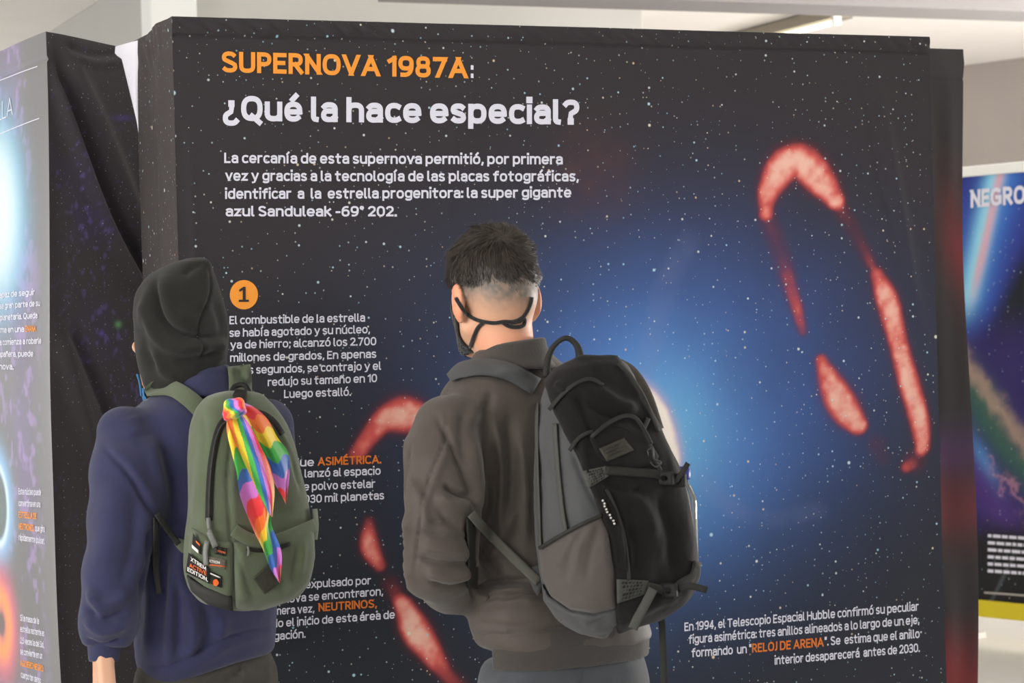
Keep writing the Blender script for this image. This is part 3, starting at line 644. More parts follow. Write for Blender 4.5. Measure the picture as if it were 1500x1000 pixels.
px, py, _ = proj(K0 + u[:, None] * kl + z[:, None] * UP)
n = fbm(q3 * np.array([4, 3, 1]), 1, 90, 3); n2 = fbm(q3, 30, 95, 3)
cs = np.ones((len(u), 3)) * lin((84, 82, 86))
cs = mixc(cs, (120, 92, 170), np.clip(.2 + n, 0, 1) * sstep(.05, .3, u) * .5); cs = mixc(cs, (190, 150, 235), sstep(.25, .9, n2 + n * .6) * sstep(.05, .22, u) * .35)
z_of = lambda y: left_uv(np.array([0.]), np.array([float(y)]))[1][0]
uz0 = left_uv(np.array([2.]), np.array([310.])); uc = uz0[0][0] + .03; zc = uz0[1][0]
r = np.hypot((u - uc) / .27, (z - zc) / .27)
cs = mixc(cs, (60, 190, 235), np.exp(-(r / .93) ** 4)); cs = mixc(cs, (230, 252, 255), np.exp(-(r / .68) ** 4))
zc2 = z_of(740); r = np.hypot(u - uc - .08, z - zc2)
cs = mixc(cs, (130, 190, 240), np.exp(-((r - .10) / .05) ** 2)); cs = mixc(cs, (220, 245, 255), np.exp(-((r - .095) / .012) ** 2)); cs = mixc(cs, (70, 95, 95), 1 - sstep(.075, .09, r)); cs = mixc(cs, (255, 255, 255), 1 - sstep(.004, .012, r))
zc3 = z_of(912); r = np.hypot(u - uc - .07, z - zc3)
cs = mixc(cs, (225, 80, 120), np.exp(-((r - .08) / .06) ** 2)); cs = mixc(cs, (255, 150, 50), np.exp(-((r - .065) / .032) ** 2)); cs = mixc(cs, (90, 60, 60), 1 - sstep(.02, .035, r))
mesh_obj('long_fabric', left_pt(u, z), grid(nu, nv)[:, ::-1], material('printed_fabric_violet', attr=True, rough=.42, sheen=.4, bump=.1, bscale=900, spec=.6), st3, cols=cs)
def on_left(px, py): u, z = left_uv(px, py); return left_pt(u, z, np.full(u.shape, .0015))
def TL(s, x0, y0, x1, y1, h, m=WH, b=.16): put_text(s, x0, y0, x1, y1, h, m, b, st3, on_left)
def bar(x0, y0, x1, y1, h, mapf, parent, mat=WH):
    n = 12; a = np.linspace(0, 1, n); px = np.r_[x0 + (x1 - x0) * a, x0 + (x1 - x0) * a]; py = np.r_[y0 + (y1 - y0) * a, y0 + (y1 - y0) * a + h]
    mesh_obj('printed_rule', mapf(px, py), [(k, n + k, n + k + 1, k + 1) for k in range(n - 1)], mat, parent, smooth=False)
bar(-40, 133, 55, 96.5, 1.3, on_left, st3); bar(-40, 212, 57, 172.5, 1.3, on_left, st3)
TL('ESTRELLA', -42, 196, 20, 168, 27, WH, .07)
y = 0
for s, x0, yl, x1, yr, m in (('La estrella es capaz de seguir', -52, 441, 50, 432, WH), ('fusionando, expulsa gran parte de su', -52, 457, 58, 448, WH), ('capa de nebulosa planetaria. Queda', -52, 473, 54, 466, WH),
                         ('que se transforma en una', -52, 490, 36, 486, WH), ('ENANA', 37, 486, 52, 485.5, OR), ('Si esa enana blanca comienza a robarle', -52, 508, 60, 503, WH), ('a su estrella compañera, puede', -52, 524, 48, 522, WH), ('ser supernova.', -40, 541, 22, 541, WH)): TL(s, x0, yl, x1, yr, 9, m, .16)
for s, x0, yl, x1, yr, m in (('Este núcleo puede', 28, 724, 60, 725.5, WH), ('convertirse en una', 28, 741, 59, 743, WH), ('ESTRELLA DE', 28, 758, 53, 760.5, OR), ('NEUTRONES,', 28, 775, 50, 778, OR), ('que gira', 51, 778, 66, 779, WH), ('rápidamente (pulsar).', 28, 791, 66, 797, WH),
                         ('Si la masa de la', 30, 909, 57, 914, WH), ('estrella restante es', 30, 925, 65, 932, WH), ('2,5 veces la del Sol,', 30, 942, 65, 949, WH), ('se convierte en un', 30, 958, 62, 965, WH), ('AGUJERO NEGRO:', 30, 975, 64, 984, OR), ('cuerpo tan denso', 31, 992, 60, 1001, WH)): TL(s, x0, yl, x1, yr, 9.5, m, .17)
# narrow face with big slack pleats
nu, nv = 130, 420; KW = .42
uu, zz = np.meshgrid(np.linspace(0, KW, nu), np.linspace(.03, TOP, nv)); u, z = uu.ravel(), zz.ravel(); q3 = np.stack([u, z, 0 * u], 1)
zt = z - .012 * sstep(0, .25, u)
flat = K0 + u[:, None] * kr + zt[:, None] * UP; px, py, _ = proj(flat)
d = .004 * fbm(q3 * np.array([6, 2, 1]), 1, 120, 2)
for pts, wdp, a in (([(72, 60), (120, 190), (165, 310), (215, 400)], 9, -.022), ([(70, 75), (105, 190), (150, 310), (200, 410)], 12, .020), ([(85, 60), (140, 170), (190, 290), (218, 350)], 12, .016),
                    ([(100, 78), (140, 92), (200, 85)], 7, .012), ([(90, 62), (130, 80), (185, 75)], 5, -.010), ([(85, 480), (120, 600), (150, 700)], 14, .014), ([(100, 470), (140, 560), (165, 620)], 8, -.012)):
    sm = catmull(np.linspace(0, len(pts) - 1, 20), np.arange(len(pts)), np.array(pts, float)); dist, tt = seg_d(px, py, sm); d = d + a * np.exp(-(dist / wdp) ** 2) * np.clip(tt * 6, .2, 1)
ed = np.exp(-u / .02); d = d * (1 - ed)
pts = flat + d[:, None] * krn; lz = left_disp(np.zeros_like(z), z); pts = pts + (ed * lz)[:, None] * kln
cs = np.ones((len(u), 3)) * lin((70, 65, 68)); n = fbm(q3, 9, 130, 3); n3 = fbm(q3, 70, 133, 3)
cloud = np.exp(-((px - (105 + (py - 250) * .25)) / 42) ** 2) * sstep(100, 260, py) * (1 - sstep(760, 900, py) * .6)
cs = mixc(cs, (68, 60, 96), np.clip(cloud * (.2 + .4 * n), 0, .5)); cs = mixc(cs, (112, 98, 165), sstep(.7, 1.25, n3 + n * .35 + cloud * .35) * (.15 + .6 * cloud) * .8)
cs = mixc(cs, (90, 78, 150), np.exp(-((px - 178) / 14) ** 2 - ((py - 173) / 4) ** 2) * .8)
cs = mixc(cs, (120, 190, 120), np.exp(-((px - 174) / 4.5) ** 2 - ((py - 475) / 4.5) ** 2) * .9); cs = mixc(cs, (120, 100, 210), np.exp(-((px - 150) / 3.5) ** 2 - ((py - 488) / 3.5) ** 2) * .8)
mesh_obj('end_fabric', pts, grid(nu, nv), material('printed_fabric_dusk', attr=True, rough=.85, sheen=.1, bump=.12, bscale=900, spec=.15, stars=[(75, .0018, .45, .45)]), st3, cols=cs, uv=np.stack([u, z, 0 * u], 1))
kE = K0 + kl * LW; kF = K0 + kr * KW; kG = kE + kr * .30
tz = TOP - .014
mesh_obj('frame', [K0 * 1 + (kl + kr) * .03 , kF + kl * .03 - kr * .02, kG, kE + kr * .03] + [p + UP * tz for p in (K0 + (kl + kr) * .03, kF + kl * .03 - kr * .02, kG, kE + kr * .03)],
         [(0, 1, 2, 3), (7, 6, 5, 4), (0, 4, 5, 1), (1, 5, 6, 2), (2, 6, 7, 3), (3, 7, 4, 0)], M_fabric_black, st3, smooth=False)
# white fabric lining folded out between the two stands
nl, ml = 10, 50; tt = np.linspace(0, 1, ml); Lx = np.interp(tt, [0, .07, .1, .5, 1], [169, 168, 178, 200, 219]); Rx = np.interp(tt, [0, .1, .5, 1], [205, 207, 213, 220.5]); yy = np.interp(tt, [0, 1], [62, 292])
V = []
for i in range(nl):
    s = i / (nl - 1); V.append(P(Lx + (Rx - Lx) * s, yy - 4 * s * (1 - tt) + 6 * (1 - s) * np.exp(-tt * 20), 5.20 - .01 * s + .006 * np.sin(tt * 9 + s * 5)))
V = np.stack(V); V2 = V + np.array([0, .004, 0]); V = np.concatenate([V.reshape(-1, 3), V2.reshape(-1, 3)])
Fc = [(i * ml + j, i * ml + j + 1, (i + 1) * ml + j + 1, (i + 1) * ml + j) for i in range(nl - 1) for j in range(ml - 1)]
Fc += [tuple(nl * ml + k for k in f[::-1]) for f in Fc]
Fc += [(j, nl * ml + j, nl * ml + j + 1, j + 1) for j in range(ml - 1)] + [((nl - 1) * ml + j, (nl - 1) * ml + j + 1, nl * ml + (nl - 1) * ml + j + 1, nl * ml + (nl - 1) * ml + j) for j in range(ml - 1)]
mesh_obj('fabric_lining', V, Fc, M_lining, mainst)['label'] = 'white inner side of the fabric folded out'

# far banner on the right
FA = np.array([2.077, 10.7, 0]); fd = np.array([.63, -.77, 0]); fd /= np.linalg.norm(fd); fn = np.array([fd[1], -fd[0], 0]); FA = FA - fd * .15
if fn[1] > 0: fn = -fn
st4 = empty('exhibition_banner', FA, 'bright blue nebula banner with NEGRO lettering and yellow foot, far right', 'banner')
FW = 1.6; zb, zt_ = .13, 2.19
def far_uv(px, py): h = plane_hit(px, py, FA, fn); return (h - FA) @ fd, h[..., 2]
nu, nv = 260, 330
uu, zz = np.meshgrid(np.linspace(0, FW, nu), np.linspace(zb + .075, zt_ - .035, nv)); u, z = uu.ravel(), zz.ravel(); q3 = np.stack([u, z, 0 * u], 1)
px, py, _ = proj(FA + u[:, None] * fd + z[:, None] * UP); n = fbm(q3, 6, 140, 3); n2 = fbm(q3, 20, 141, 3)
cs = np.ones((len(u), 3)) * lin((44, 48, 140))
cs = mixc(cs, (60, 120, 215), np.exp(-((px - (1475 - (py - 240) * .28)) / 34) ** 2) * (1 - sstep(470, 560, py))); cs = mixc(cs, (150, 225, 250), np.exp(-((px - (1462 - (py - 240) * .22)) / 15) ** 2) * (1 - sstep(420, 500, py)))
cs = mixc(cs, (235, 175, 190), np.exp(-((px - (1470 - (py - 240) * .23)) / 7) ** 2) * (1 - sstep(380, 470, py)) * .85)
cs = mixc(cs, (20, 26, 34), sstep(0, 40, px - (1475 - (py - 380) * .45)) * sstep(300, 400, py) * (1 - sstep(500, 560, py))); cs = mixc(cs, (46, 34, 100), sstep(430, 520, py))
gc = 545 + (px - 1425) * 1.35
cs = mixc(cs, (52, 92, 84), np.exp(-((py - gc - 38 - 18 * n) / 42) ** 2)); cs = mixc(cs, (176, 148, 130), np.exp(-((py - gc - 8 * n2) / 20) ** 2) * .8); cs = mixc(cs, (80, 150, 215), np.exp(-((py - gc - 110) / 22) ** 2 - ((px - 1440) / 22) ** 2) * .9)
cs = mixc(cs, (200, 140, 160), np.exp(-((py - gc - 100 - 22 * n2) / 9) ** 2) * .6 * sstep(1440, 1460, px)); cs = mixc(cs, (88, 52, 138), np.exp(-((py - gc - 150) / 45) ** 2) * .6); cs = mixc(cs, (22, 22, 26), sstep(745, 800, py + 10 * n)) 
cs = mixc(cs, (120, 130, 140), np.exp(-(((px - 1462) - (860 - py) * .5) / 3) ** 2) * sstep(780, 840, py) * .35)
dsp = .01 * fbm(q3 * np.array([4, .7, 1]), 1, 150, 2)
far_pt = lambda u, z, l=0.0: FA + u[:, None] * fd + z[:, None] * UP + (.01 * fbm(np.stack([u, z, 0 * u], 1) * np.array([4, .7, 1]), 1, 150, 2) + l)[:, None] * fn
fo = mesh_obj('printed_sheet', far_pt(u, z), grid(nu, nv), material('printed_vinyl', attr=True, rough=.5, bump=.02, stars=[(26, .0045, .5, .7)]), st4, cols=cs, uv=np.stack([u, z, 0 * u], 1))
box('top_rail', FA + fd * FW / 2 + UP * (zt_ - .0175) + fn * .0, (FW / 2, .02, .024), M_white, st4, ax=[fd, fn, UP])
box('yellow_foot', FA + fd * FW / 2 + UP * (zb + .04), (FW / 2, .02, .038), material('yellow_vinyl', (226, 206, 40), .5), st4, ax=[fd, fn, UP])
for s in (.06, FW - .06): box('stand_leg', FA + fd * s - fn * .03 + UP * (zt_ / 2 - .03), (.012, .012, zt_ / 2 - .03), M_wall_dark, st4, ax=[fd, fn, UP])
for s in (.06, FW - .06): box('stand_foot', FA + fd * s - fn * .03 + UP * .015, (.03, .16, .015), M_wall_dark, st4, ax=[fd, fn, UP])
def on_far(px, py): u, z = far_uv(px, py); return far_pt(u, z, .004)
put_text('NEGRO', 1421, 305, 1503, 298, 27, M_text_white, .22, st4, on_far)
for k in range(6):
    y0 = 782 + k * 10.3; x = 1447
    while x < 1560:
        L = 5 + RNG.rand() * 9; bar(x, y0 + (x - 1447) * .06, x + L, y0 + (x + L - 1447) * .06, 4.5, on_far, st4); x += L + 2
bar(1442, 866, 1560, 874, 3, on_far, st4, M_wall_dark)

# ------------------------------------------------------------------ visitors
M_skin = material('skin', attr=True, rough=.5, spec=.4, bump=.08, bscale=600)
SKIN = np.array((222, 172, 142)); SK = lin(SKIN)
M_hair = material('dark_hair', (52, 44, 39), .45, spec=.5, var=.25, vscale=60)
M_eye = material('eye', (225, 222, 216), .15)

def hand_sdf(p, wr, fw, side, curl=.5):
    """wr wrist, fw Frame with f along the fingers' bend side; fingers point down (-u); side = +1 thumb towards +f"""
    l = fw.loc(p)
    tw = sstep(-.01, -.085, l[:, 2]); q = np.abs(l - np.array([0, .004, -.05])) - np.stack([.006 + 0 * tw, .021 + .012 * tw, .040 + 0 * tw], 1); d = np.linalg.norm(np.maximum(q, 0), axis=1) + np.minimum(q.max(1), 0) - .010
    for i, (f0, L) in enumerate(((.036, .070), (.013, .080), (-.010, .074), (-.032, .058))):
        r0 = .0092 - .0006 * abs(i - 1); b = np.array([0, f0, -.090]); c = curl * (1 + .08 * i)
        p1 = b + L * .45 * np.array([side * math.sin(c * .6), 0, -math.cos(c * .6)]); p2 = p1 + L * .32 * np.array([side * math.sin(c * 1.5), 0, -math.cos(c * 1.5)]); p3 = p2 + L * .25 * np.array([side * math.sin(c * 2.1), 0, -math.cos(c * 2.1)])
        e = chain(l, [b, p1, p2, p3], [r0 * 1.05, r0, r0 * .92, r0 * .8], .003); d = smin(d, e, .006)
    e = chain(l, [np.array([side * .004, .022, -.022]), np.array([side * .016, .050, -.052]), np.array([side * .020, .058, -.080]), np.array([side * .020, .054, -.103])], [.015, .0115, .0105, .009], .006)
    return smin(d, e, .012)
def head_sdf(l, s=1.0):
    """local coords: r right, f forward, u up, origin at the middle of the skull"""
    l = l / s
    d = ell(l, (0, 0, .005), (.0755, .094, .090)); d = smin(d, ell(l, (0, -.03, -.035), (.063, .066, .058)), .03)
    d = smin(d, ell(l, (0, .040, -.060), (.058, .055, .066)), .03); d = smin(d, ell(l, (0, .070, -.112), (.026, .024, .020)), .03)
    al = np.abs(l[:, 0]); la = np.c_[al, l[:, 1], l[:, 2]]
    d = smin(d, cap(la, (.052, .01, -.085), (.02, .072, -.118), .018, .016), .02)
    d = smin(d, cap(l, (0, .095, -.01), (0, .113, -.052), .007, .013), .008); d = smin(d, ell(la, (.012, .100, -.053), (.010, .012, .008)), .006)
    d = smin(d, cap(la, (.016, .088, .012), (.045, .076, .014), .010, .009), .014)
    d = -smin(-d, ell(la, (.031, .094, -.008), (.017, .014, .012)), .010)
    d = smin(d, cap(la, (0, .096, -.078), (.016, .089, -.079), .007, .004), .006); d = smin(d, cap(la, (0, .094, -.088), (.014, .088, -.087), .008, .005), .005)
    e = ell(la, (.083, -.008, -.038), (.010, .021, .034)); e = -smin(-e, ell(la, (.094, .000, -.034), (.008, .012, .022)), .004); e = smin(e, ell(la, (.078, -.004, -.068), (.007, .010, .012)), .006)
    d = smin(d, e, .006)
    return d * s
M_iris = material('iris', (52, 36, 26), .15)
def eyes(fh, parent):
    for s in (-1, 1):
        c = fh.w(s * .030, .0715, -.008); e = solid('eye', lambda p: np.linalg.norm(p - c, axis=1) - .0120, c - .018, c + .018, .0025, M_eye, parent)
        c2 = c + fh.f * .0075; solid('iris', lambda p: np.linalg.norm(p - c2, axis=1) - .0058, c2 - .010, c2 + .010, .0018, M_iris, e)
def figure(name_loc, yaw, label, group=None):
    return empty('person', name_loc, label, 'person', group)
def shoe(fr, side_r, f0, mat, sole, parent, floor=0.0):
    o = fr.o + fr.r * side_r + fr.f * f0; o = np.array([o[0], o[1], floor]); F = Frame(o, 0); F.r, F.f = fr.r, fr.f
    def f(p):
        l = F.loc(p); d = chain(l, [np.array([0, -.06, .045]), np.array([0, .03, .048]), np.array([0, .15, .040])], [.043, .046, .036], .03)
        d = smin(d, cap(l, (0, -.05, .06), (0, -.045, .11), .044, .042), .03); return smax(d, .022 - l[:, 2], .006)
    lo, hi = bounds([F.w(0, -.06, .06), F.w(0, .15, .04)], .1); lo[2] = .0; s = solid('shoe', f, lo, hi, .007, mat, parent)
    def g(p):
        l = F.loc(p); d = chain(np.c_[l[:, 0], l[:, 1], l[:, 2] * 0], [np.array([0, -.06, 0]), np.array([0, .03, 0]), np.array([0, .15, 0])], [.047, .049, .041], .03); return smax(smax(d, l[:, 2] - .026, .004), .002 - l[:, 2], .002)
    solid('sole', g, lo, hi, .006, sole, s)
def frame_at(px, py, D, yaw, pitch=0): return Frame(P(px, py, D), yaw, pitch)

# ================= visitor with the hood, left =================
D1 = 4.50; Y1 = 33
hip1 = P(300, 985, D1); feet1 = np.array([hip1[0] + .01, hip1[1] + .03, 0])
p1 = figure(feet1, Y1, 'person in a navy sweatshirt with a black hood up, back to us')
M_navy = material('navy_fleece', (48, 50, 82), .95, sheen=.15, bump=.25, bscale=700, var=.06, vscale=30)
M_hood = material('black_hood_cotton', (32, 32, 29), .95, sheen=.1, bump=.25, bscale=700, var=.06, vscale=30)
M_trouser1 = material('washed_black_denim', (70, 68, 64), .9, bump=.3, bscale=400, var=.15, vscale=25)
M_shoe = material('dark_shoe', (46, 45, 46), .6); M_sole = material('pale_sole', (205, 203, 198), .6)
torso1 = Stack([(545, 262, 338), (562, 250, 352), (578, 222, 372), (598, 196, 398), (630, 188, 412), (700, 196, 412), (770, 206, 408), (850, 206, 406), (900, 202, 403), (945, 199, 400), (985, 207, 397), (1030, 213, 394)], D1, Y1, .70, 2.5, .015)
sh_l = P(178, 632, 4.39); el_l = P(168, 835, 4.34); wr_l = P(156, 945, 4.33); ar_pts = [sh_l, P(178, 730, 4.36), el_l, P(158, 905, 4.33), wr_l]
sh_r = P(392, 622, 4.62); ar2 = [sh_r, P(398, 720, 4.67), P(392, 815, 4.68), P(345, 850, 4.76), P(300, 858, 4.74)]
hips1 = Stack([(940, 232, 384), (985, 226, 388), (1040, 220, 392), (1090, 222, 390)], D1, Y1, .58, 2.5, .02)
FT1 = Frame(P(300, 600, D1), Y1)
def sweat(p):
    px, py, dd = proj(p)
    d = torso1(p)
    arm = chain(p, [sh_l, P(186, 690, 4.37), P(182, 760, 4.35), P(167, 840, 4.34), P(160, 905, 4.33), P(154, 948, 4.33)], [.048, .064, .062, .054, .051, .036], .03)
    arm = smin(arm, cap(p, P(150, 920, 4.33), P(165, 922, 4.33), .040, .038), .02)
    armr = chain(p, ar2, [.052, .056, .050, .044, .034], .03)
    d = smin(d, arm, .038); d = smin(d, armr, .03)
    d = smax(d, (py - (1016 - (px - 205) * .31)) / FPX * D1, .012) if False else d
    body_part = (px > 196)
    hem = (py - (1018 - (px - 205) * .33)) / FPX * D1
    d = np.where((np.abs(px - 300) < 140) & (py > 900) & body_part, smax(d, hem, .012), d)
    # sleeve end
    cut = (py - 948 - (px - 155) * .05) / FPX * D1
    return np.where(px <= 196, smax(d, cut, .008), d)
st1 = [([(150, 655), (185, 690), (215, 735), (232, 762)], 4, -.006), ([(158, 650), (195, 688), (225, 735)], 9, .004), ([(232, 755), (240, 830), (236, 900)], 7, -.006), ([(215, 800), (222, 880), (214, 960)], 8, .006), ([(252, 820), (250, 900), (246, 975)], 6, .006), ([(262, 850), (262, 960)], 6, -.005),
       ([(275, 870), (284, 940), (268, 965)], 8, .006), ([(300, 880), (308, 930), (282, 962)], 8, -.005), ([(330, 900), (322, 940)], 10, .004), ([(212, 975), (240, 977), (280, 962), (330, 935), (400, 917)], 2.4, -.0045), ([(210, 985), (250, 984), (300, 966), (340, 943), (400, 926)], 7, .003),
       ([(125, 905), (150, 925), (190, 915)], 6, .006), ([(128, 888), (150, 905), (188, 893)], 5, -.007), ([(130, 870), (155, 885), (192, 868)], 8, .006), ([(124, 935), (150, 946), (182, 936)], 4, -.006), ([(131, 858), (140, 880), (150, 915)], 6, .005),
       ([(170, 700), (160, 780), (150, 840)], 16, .005), ([(200, 720), (195, 800), (175, 860)], 10, -.004), ([(215, 640), (235, 700), (240, 745)], 10, .005), ([(240, 640), (255, 720), (262, 780)], 9, -.005), ([(190, 610), (200, 640)], 14, .004), ([(222, 770), (215, 830), (207, 870)], 4, -.007), ([(268, 770), (262, 830), (270, 880)], 7, .005),
       ([(262, 560), (290, 552), (335, 552)], 3, -.003)]
st1 = [(a, b * 1.1, c * 1.7) for a, b, c in st1]
cuff1 = lambda p: smax(chain(p, [P(154, 930, 4.33), P(152, 968, 4.33)], [.034, .0285], .01), ((py_of(p) - 969) / FPX * D1), .004)
py_of = lambda p: proj(p)[1]
solid('cuff', cuff1, P(110, 990, 4.5) * [1, 0, 1] + [0, 4.25, 0], P(190, 915, 4.4) * [1, 0, 1] + [0, 4.42, 0], .004, M_navy, p1)
solid('sweatshirt', sweat, P(100, 1070, 4.75) * [1, 0, 1] + [0, 4.15, 0], P(450, 530, 4.5) * [1, 0, 1] + [.02, 5.0, 0], .0046, M_navy, p1, st1, [((14, 14, 5), .0022, 3), ((40, 40, 22), .0006, 5)])
collar1 = Stack([(534, 262, 334), (548, 252, 345), (566, 245, 352), (580, 235, 362)], D1 - .02, Y1, .95, 2.3, .008)
solid('collar', collar1, P(225, 590, 4.7) * [1, 0, 1] + [0, 4.25, 0], P(375, 525, 4.3) * [1, 0, 1] + [0, 4.75, 0], .005, M_navy, p1, [([(250, 560), (290, 548), (340, 548)], 2, -.0025)])
hood = Stack([(377.5, 277, 301), (380, 264, 305), (385, 250, 309), (392, 236, 312), (403, 218, 316), (421, 202, 322), (448, 195, 330), (480, 195, 336), (505, 196, 336), (525, 199, 334), (545, 204, 332), (563, 210, 326), (582, 220, 320)], 4.50, 42, 1.12, 2.15, .006)
hs = [([(229, 408), (229, 440), (240, 470), (262, 486), (292, 493), (330, 490)], 5, -.010), ([(240, 402), (244, 440), (258, 462), (290, 470)], 12, .006), ([(217, 418), (216, 460), (232, 498), (262, 512), (300, 508), (332, 504)], 8, .008), ([(204, 470), (210, 510), (228, 545)], 7, -.006), ([(225, 510), (240, 545), (262, 553)], 7, .005),
      ([(303, 386), (309, 412), (307, 432), (299, 455), (292, 478), (296, 510), (297, 535)], 2.2, -.0035), ([(300, 392), (302, 425), (294, 455)], 8, .003), ([(210, 440), (206, 480), (208, 520)], 6, .004), ([(255, 530), (290, 525), (325, 515)], 6, -.005), ([(300, 383), (280, 392), (268, 402)], 6, -.004), ([(315, 440), (325, 470), (328, 500)], 7, -.005), ([(318, 500), (325, 530)], 8, .004), ([(330, 480), (315, 540)], 6, .003)]
def hood_f(p):
    d = hood(p); d = smin(d, np.linalg.norm(p - P(299, 388, 4.47), axis=1) - .012, .02)
    l = FH1.loc(p); return -smin(-d, ell(l, (0, .125, -.035), (.060, .07, .095)), .02)
FH1 = frame_at(256, 503, 4.50, 37, 14)
hs = [(a, b, c * 1.5) for a, b, c in hs]
solid('hood', hood_f, P(180, 595, 4.7) * [1, 0, 1] + [0, 4.30, 0], P(350, 370, 4.3) * [1, 0, 1] + [0, 0, .03] + [0, 4.72, 0], .0045, M_hood, p1, hs, [((16, 16, 8), .0018, 13)])
def head1(p):
    d = smin(head_sdf(FH1.loc(p), .97), chain(p, [FH1.w(0, -.02, -.06), P(298, 575, 4.5)], [.052, .05]), .02); l = FH1.loc(p)
    return np.where(l[:, 1] < .07, np.maximum(d, hood(p) + .018), d)
def skin_cols(v):
    c = np.ones((len(v), 3)) * SK; n = fbm(v, 25, 2, 2)[:, None]; return c * (1 + .05 * n)
# body: head with neck, arms with hands, trunk and legs
def legs(p, hip, feet, yaw, r0=.085, sp=.072):
    fr = Frame(hip, yaw); d = None
    for s in (-1, 1):
        a = fr.w(s * sp, 0, -.02); k = (a + np.array([feet[0], feet[1], .09]) + fr.r * s * .10) / 2 + fr.f * .015; e = np.array([feet[0], feet[1], .09]) + fr.r * s * .10
        c = chain(p, [a, k, e], [r0, r0 * .66, r0 * .48], .04); d = c if d is None else smin(d, c, .03)
    return smin(d, cap(p, fr.w(-.045, 0, -.02), fr.w(.045, 0, -.02), r0, r0), .05)
def join_mesh(parts):
    V, Fq, n = [], [], 0
    for v, f in parts: V.append(v); Fq.append(f + n); n += len(v)
    return np.vstack(V), np.vstack(Fq)
def body(parent, headf, fh, hl, hr, trunk, hip, feet, yaw, colf, hands, wear):
    lo, hi = bounds([fh.o], .17); lo[2] -= .05
    parts = [surface_nets(headf, lo, hi, .0038)]
    for fn_, wr in hands:
        lo, hi = bounds([wr], .05); lo[2] -= .17; lo[:2] -= .06; hi[:2] += .06; parts.append(surface_nets(fn_, lo, hi, .003))
    def f(p):
        d = legs(p, hip, feet, yaw, .056); d = smin(d, chain(p, trunk, [.055, .10, .085, .09], .06), .06)
        for a in (hl, hr): d = smin(d, chain(p, a, [.045, .04, .036, .028, .024][:len(a)], .03), .02)
        return np.where(p[:, 2] > .7, np.maximum(d, wear(p) + .028), d)
    lo, hi = bounds(list(hl) + list(hr) + list(trunk) + [hip, np.array([feet[0], feet[1], .05])], .14); parts.append(surface_nets(f, lo, hi, .011))
    v, q = join_mesh(parts); return mesh_obj('body', v, q, M_skin, parent, cols=colf(v))
FHL1 = Frame(P(151, 944, 4.33), 20, 4); FHR1 = Frame(P(300, 858, 4.74), -60)
FHL1.r, FHL1.f = FHL1.r, FHL1.f
def handL1(p): return smin(hand_sdf(p, None, FHL1, 1, .75), cap(p, FHL1.o + [0, 0, .05], FHL1.o + [0, 0, -.02], .023, .020), .015)
def handR1(p): return smin(hand_sdf(p, None, FHR1, -1, .9), cap(p, FHR1.o + FHR1.u * .03, FHR1.o - FHR1.u * .02, .026, .024), .02)
body(p1, head1, FH1, ar_pts, ar2, [P(298, 590, D1), P(300, 680, D1), P(302, 820, D1), hip1], hip1, feet1, Y1, skin_cols, [(handL1, FHL1.o), (handR1, FHR1.o)], lambda p: np.minimum(sweat(p), hips1(p)))
eyes(FH1, p1)
M_mask_blue = material('blue_mask', (70, 120, 170), .8)
def mask_f(fh, s, top=.032):
    def f(p):
        l = fh.loc(p); d = np.abs(head_sdf(l, s) - .004) - .0022; d = smax(d, .028 - l[:, 1], .006); d = smax(d, l[:, 2] + top, .004); d = smax(d, -.128 - l[:, 2], .006); d = smax(d, np.abs(l[:, 0]) - .066, .004); return d
    return f
lo, hi = bounds([FH1.w(0, .07, -.08)], .10); solid('face_mask', mask_f(FH1, .97, .074), lo, hi, .0042, M_mask_blue, p1)
tube('mask_strap', [P(201, 548, 4.44), P(205, 562, 4.45), P(207, 580, 4.46)], .0022, M_mask_blue, p1)
def ear_cheek(p): return None
def trousers(hip, feet, yaw, mat, parent, tpy, r0, st=(), w=None):
    def f(p):
        d = legs(p, hip, feet, yaw, r0)
        for s in (-1, 1): pass
        if w is not None: d = smin(d, w(p), .03)
        d = smax(d, p[:, 2] - (hip[2] + tpy), .008); return smax(d, .075 - p[:, 2], .006)
    lo, hi = bounds([hip, np.array([feet[0], feet[1], .07])], .25); hi[2] = hip[2] + tpy + .03
    solid('trousers', f, lo, hi, .0085, mat, parent, st, [((10, 10, 7), .004, 33), ((28, 28, 18), .0015, 35)])
trousers(hip1, feet1, Y1, M_trouser1, p1, .05, .070, [([(300, 995), (345, 975), (390, 965)], 5, .006), ([(330, 1000), (350, 985), (352, 965)], 4, -.006)], hips1)
fr1 = Frame(feet1, Y1)
for s in (-1, 1): shoe(fr1, s * .10, -.02, M_shoe, M_sole, p1)

# ================= visitor with the bomber jacket, right =================
D2 = 4.20; Y2 = 35
hip2 = P(826, 990, D2); feet2 = np.array([hip2[0] + .0, hip2[1] + .03, 0])
p2 = figure(feet2, Y2, 'person with short dark hair and brown bomber jacket, back to us')
M_jacket = material('brown_nylon', (72, 64, 58), .66, sheen=.15, bump=.12, bscale=500, var=.05, vscale=30, spec=.4)
M_rib = material('ribbed_knit', (62, 57, 54), .95, sheen=.2, bump=.4, bscale=250)
M_trouser2 = material('slate_cotton', (66, 70, 75), .9, sheen=.2, bump=.2, bscale=500, var=.08, vscale=20)
torso2 = Stack([(505, 700, 798), (525, 688, 815), (545, 668, 838), (570, 648, 858), (610, 640, 875), (670, 655, 885), (730, 676, 900), (800, 690, 918), (850, 690, 930), (885, 684, 942), (915, 690, 952), (935, 700, 958), (945, 712, 958)], D2, Y2, .60, 2.5, .012)
S2 = P(655, 625, 4.07)
ar2l = [S2, P(640, 700, 4.04), P(637, 790, 4.02), P(640, 832, 4.02), P(668, 862, 4.12), P(720, 868, 4.36)]
ar2r = [P(870, 612, 4.33), P(895, 720, 4.40), P(900, 810, 4.44), P(850, 862, 4.56), P(770, 866, 4.56)]
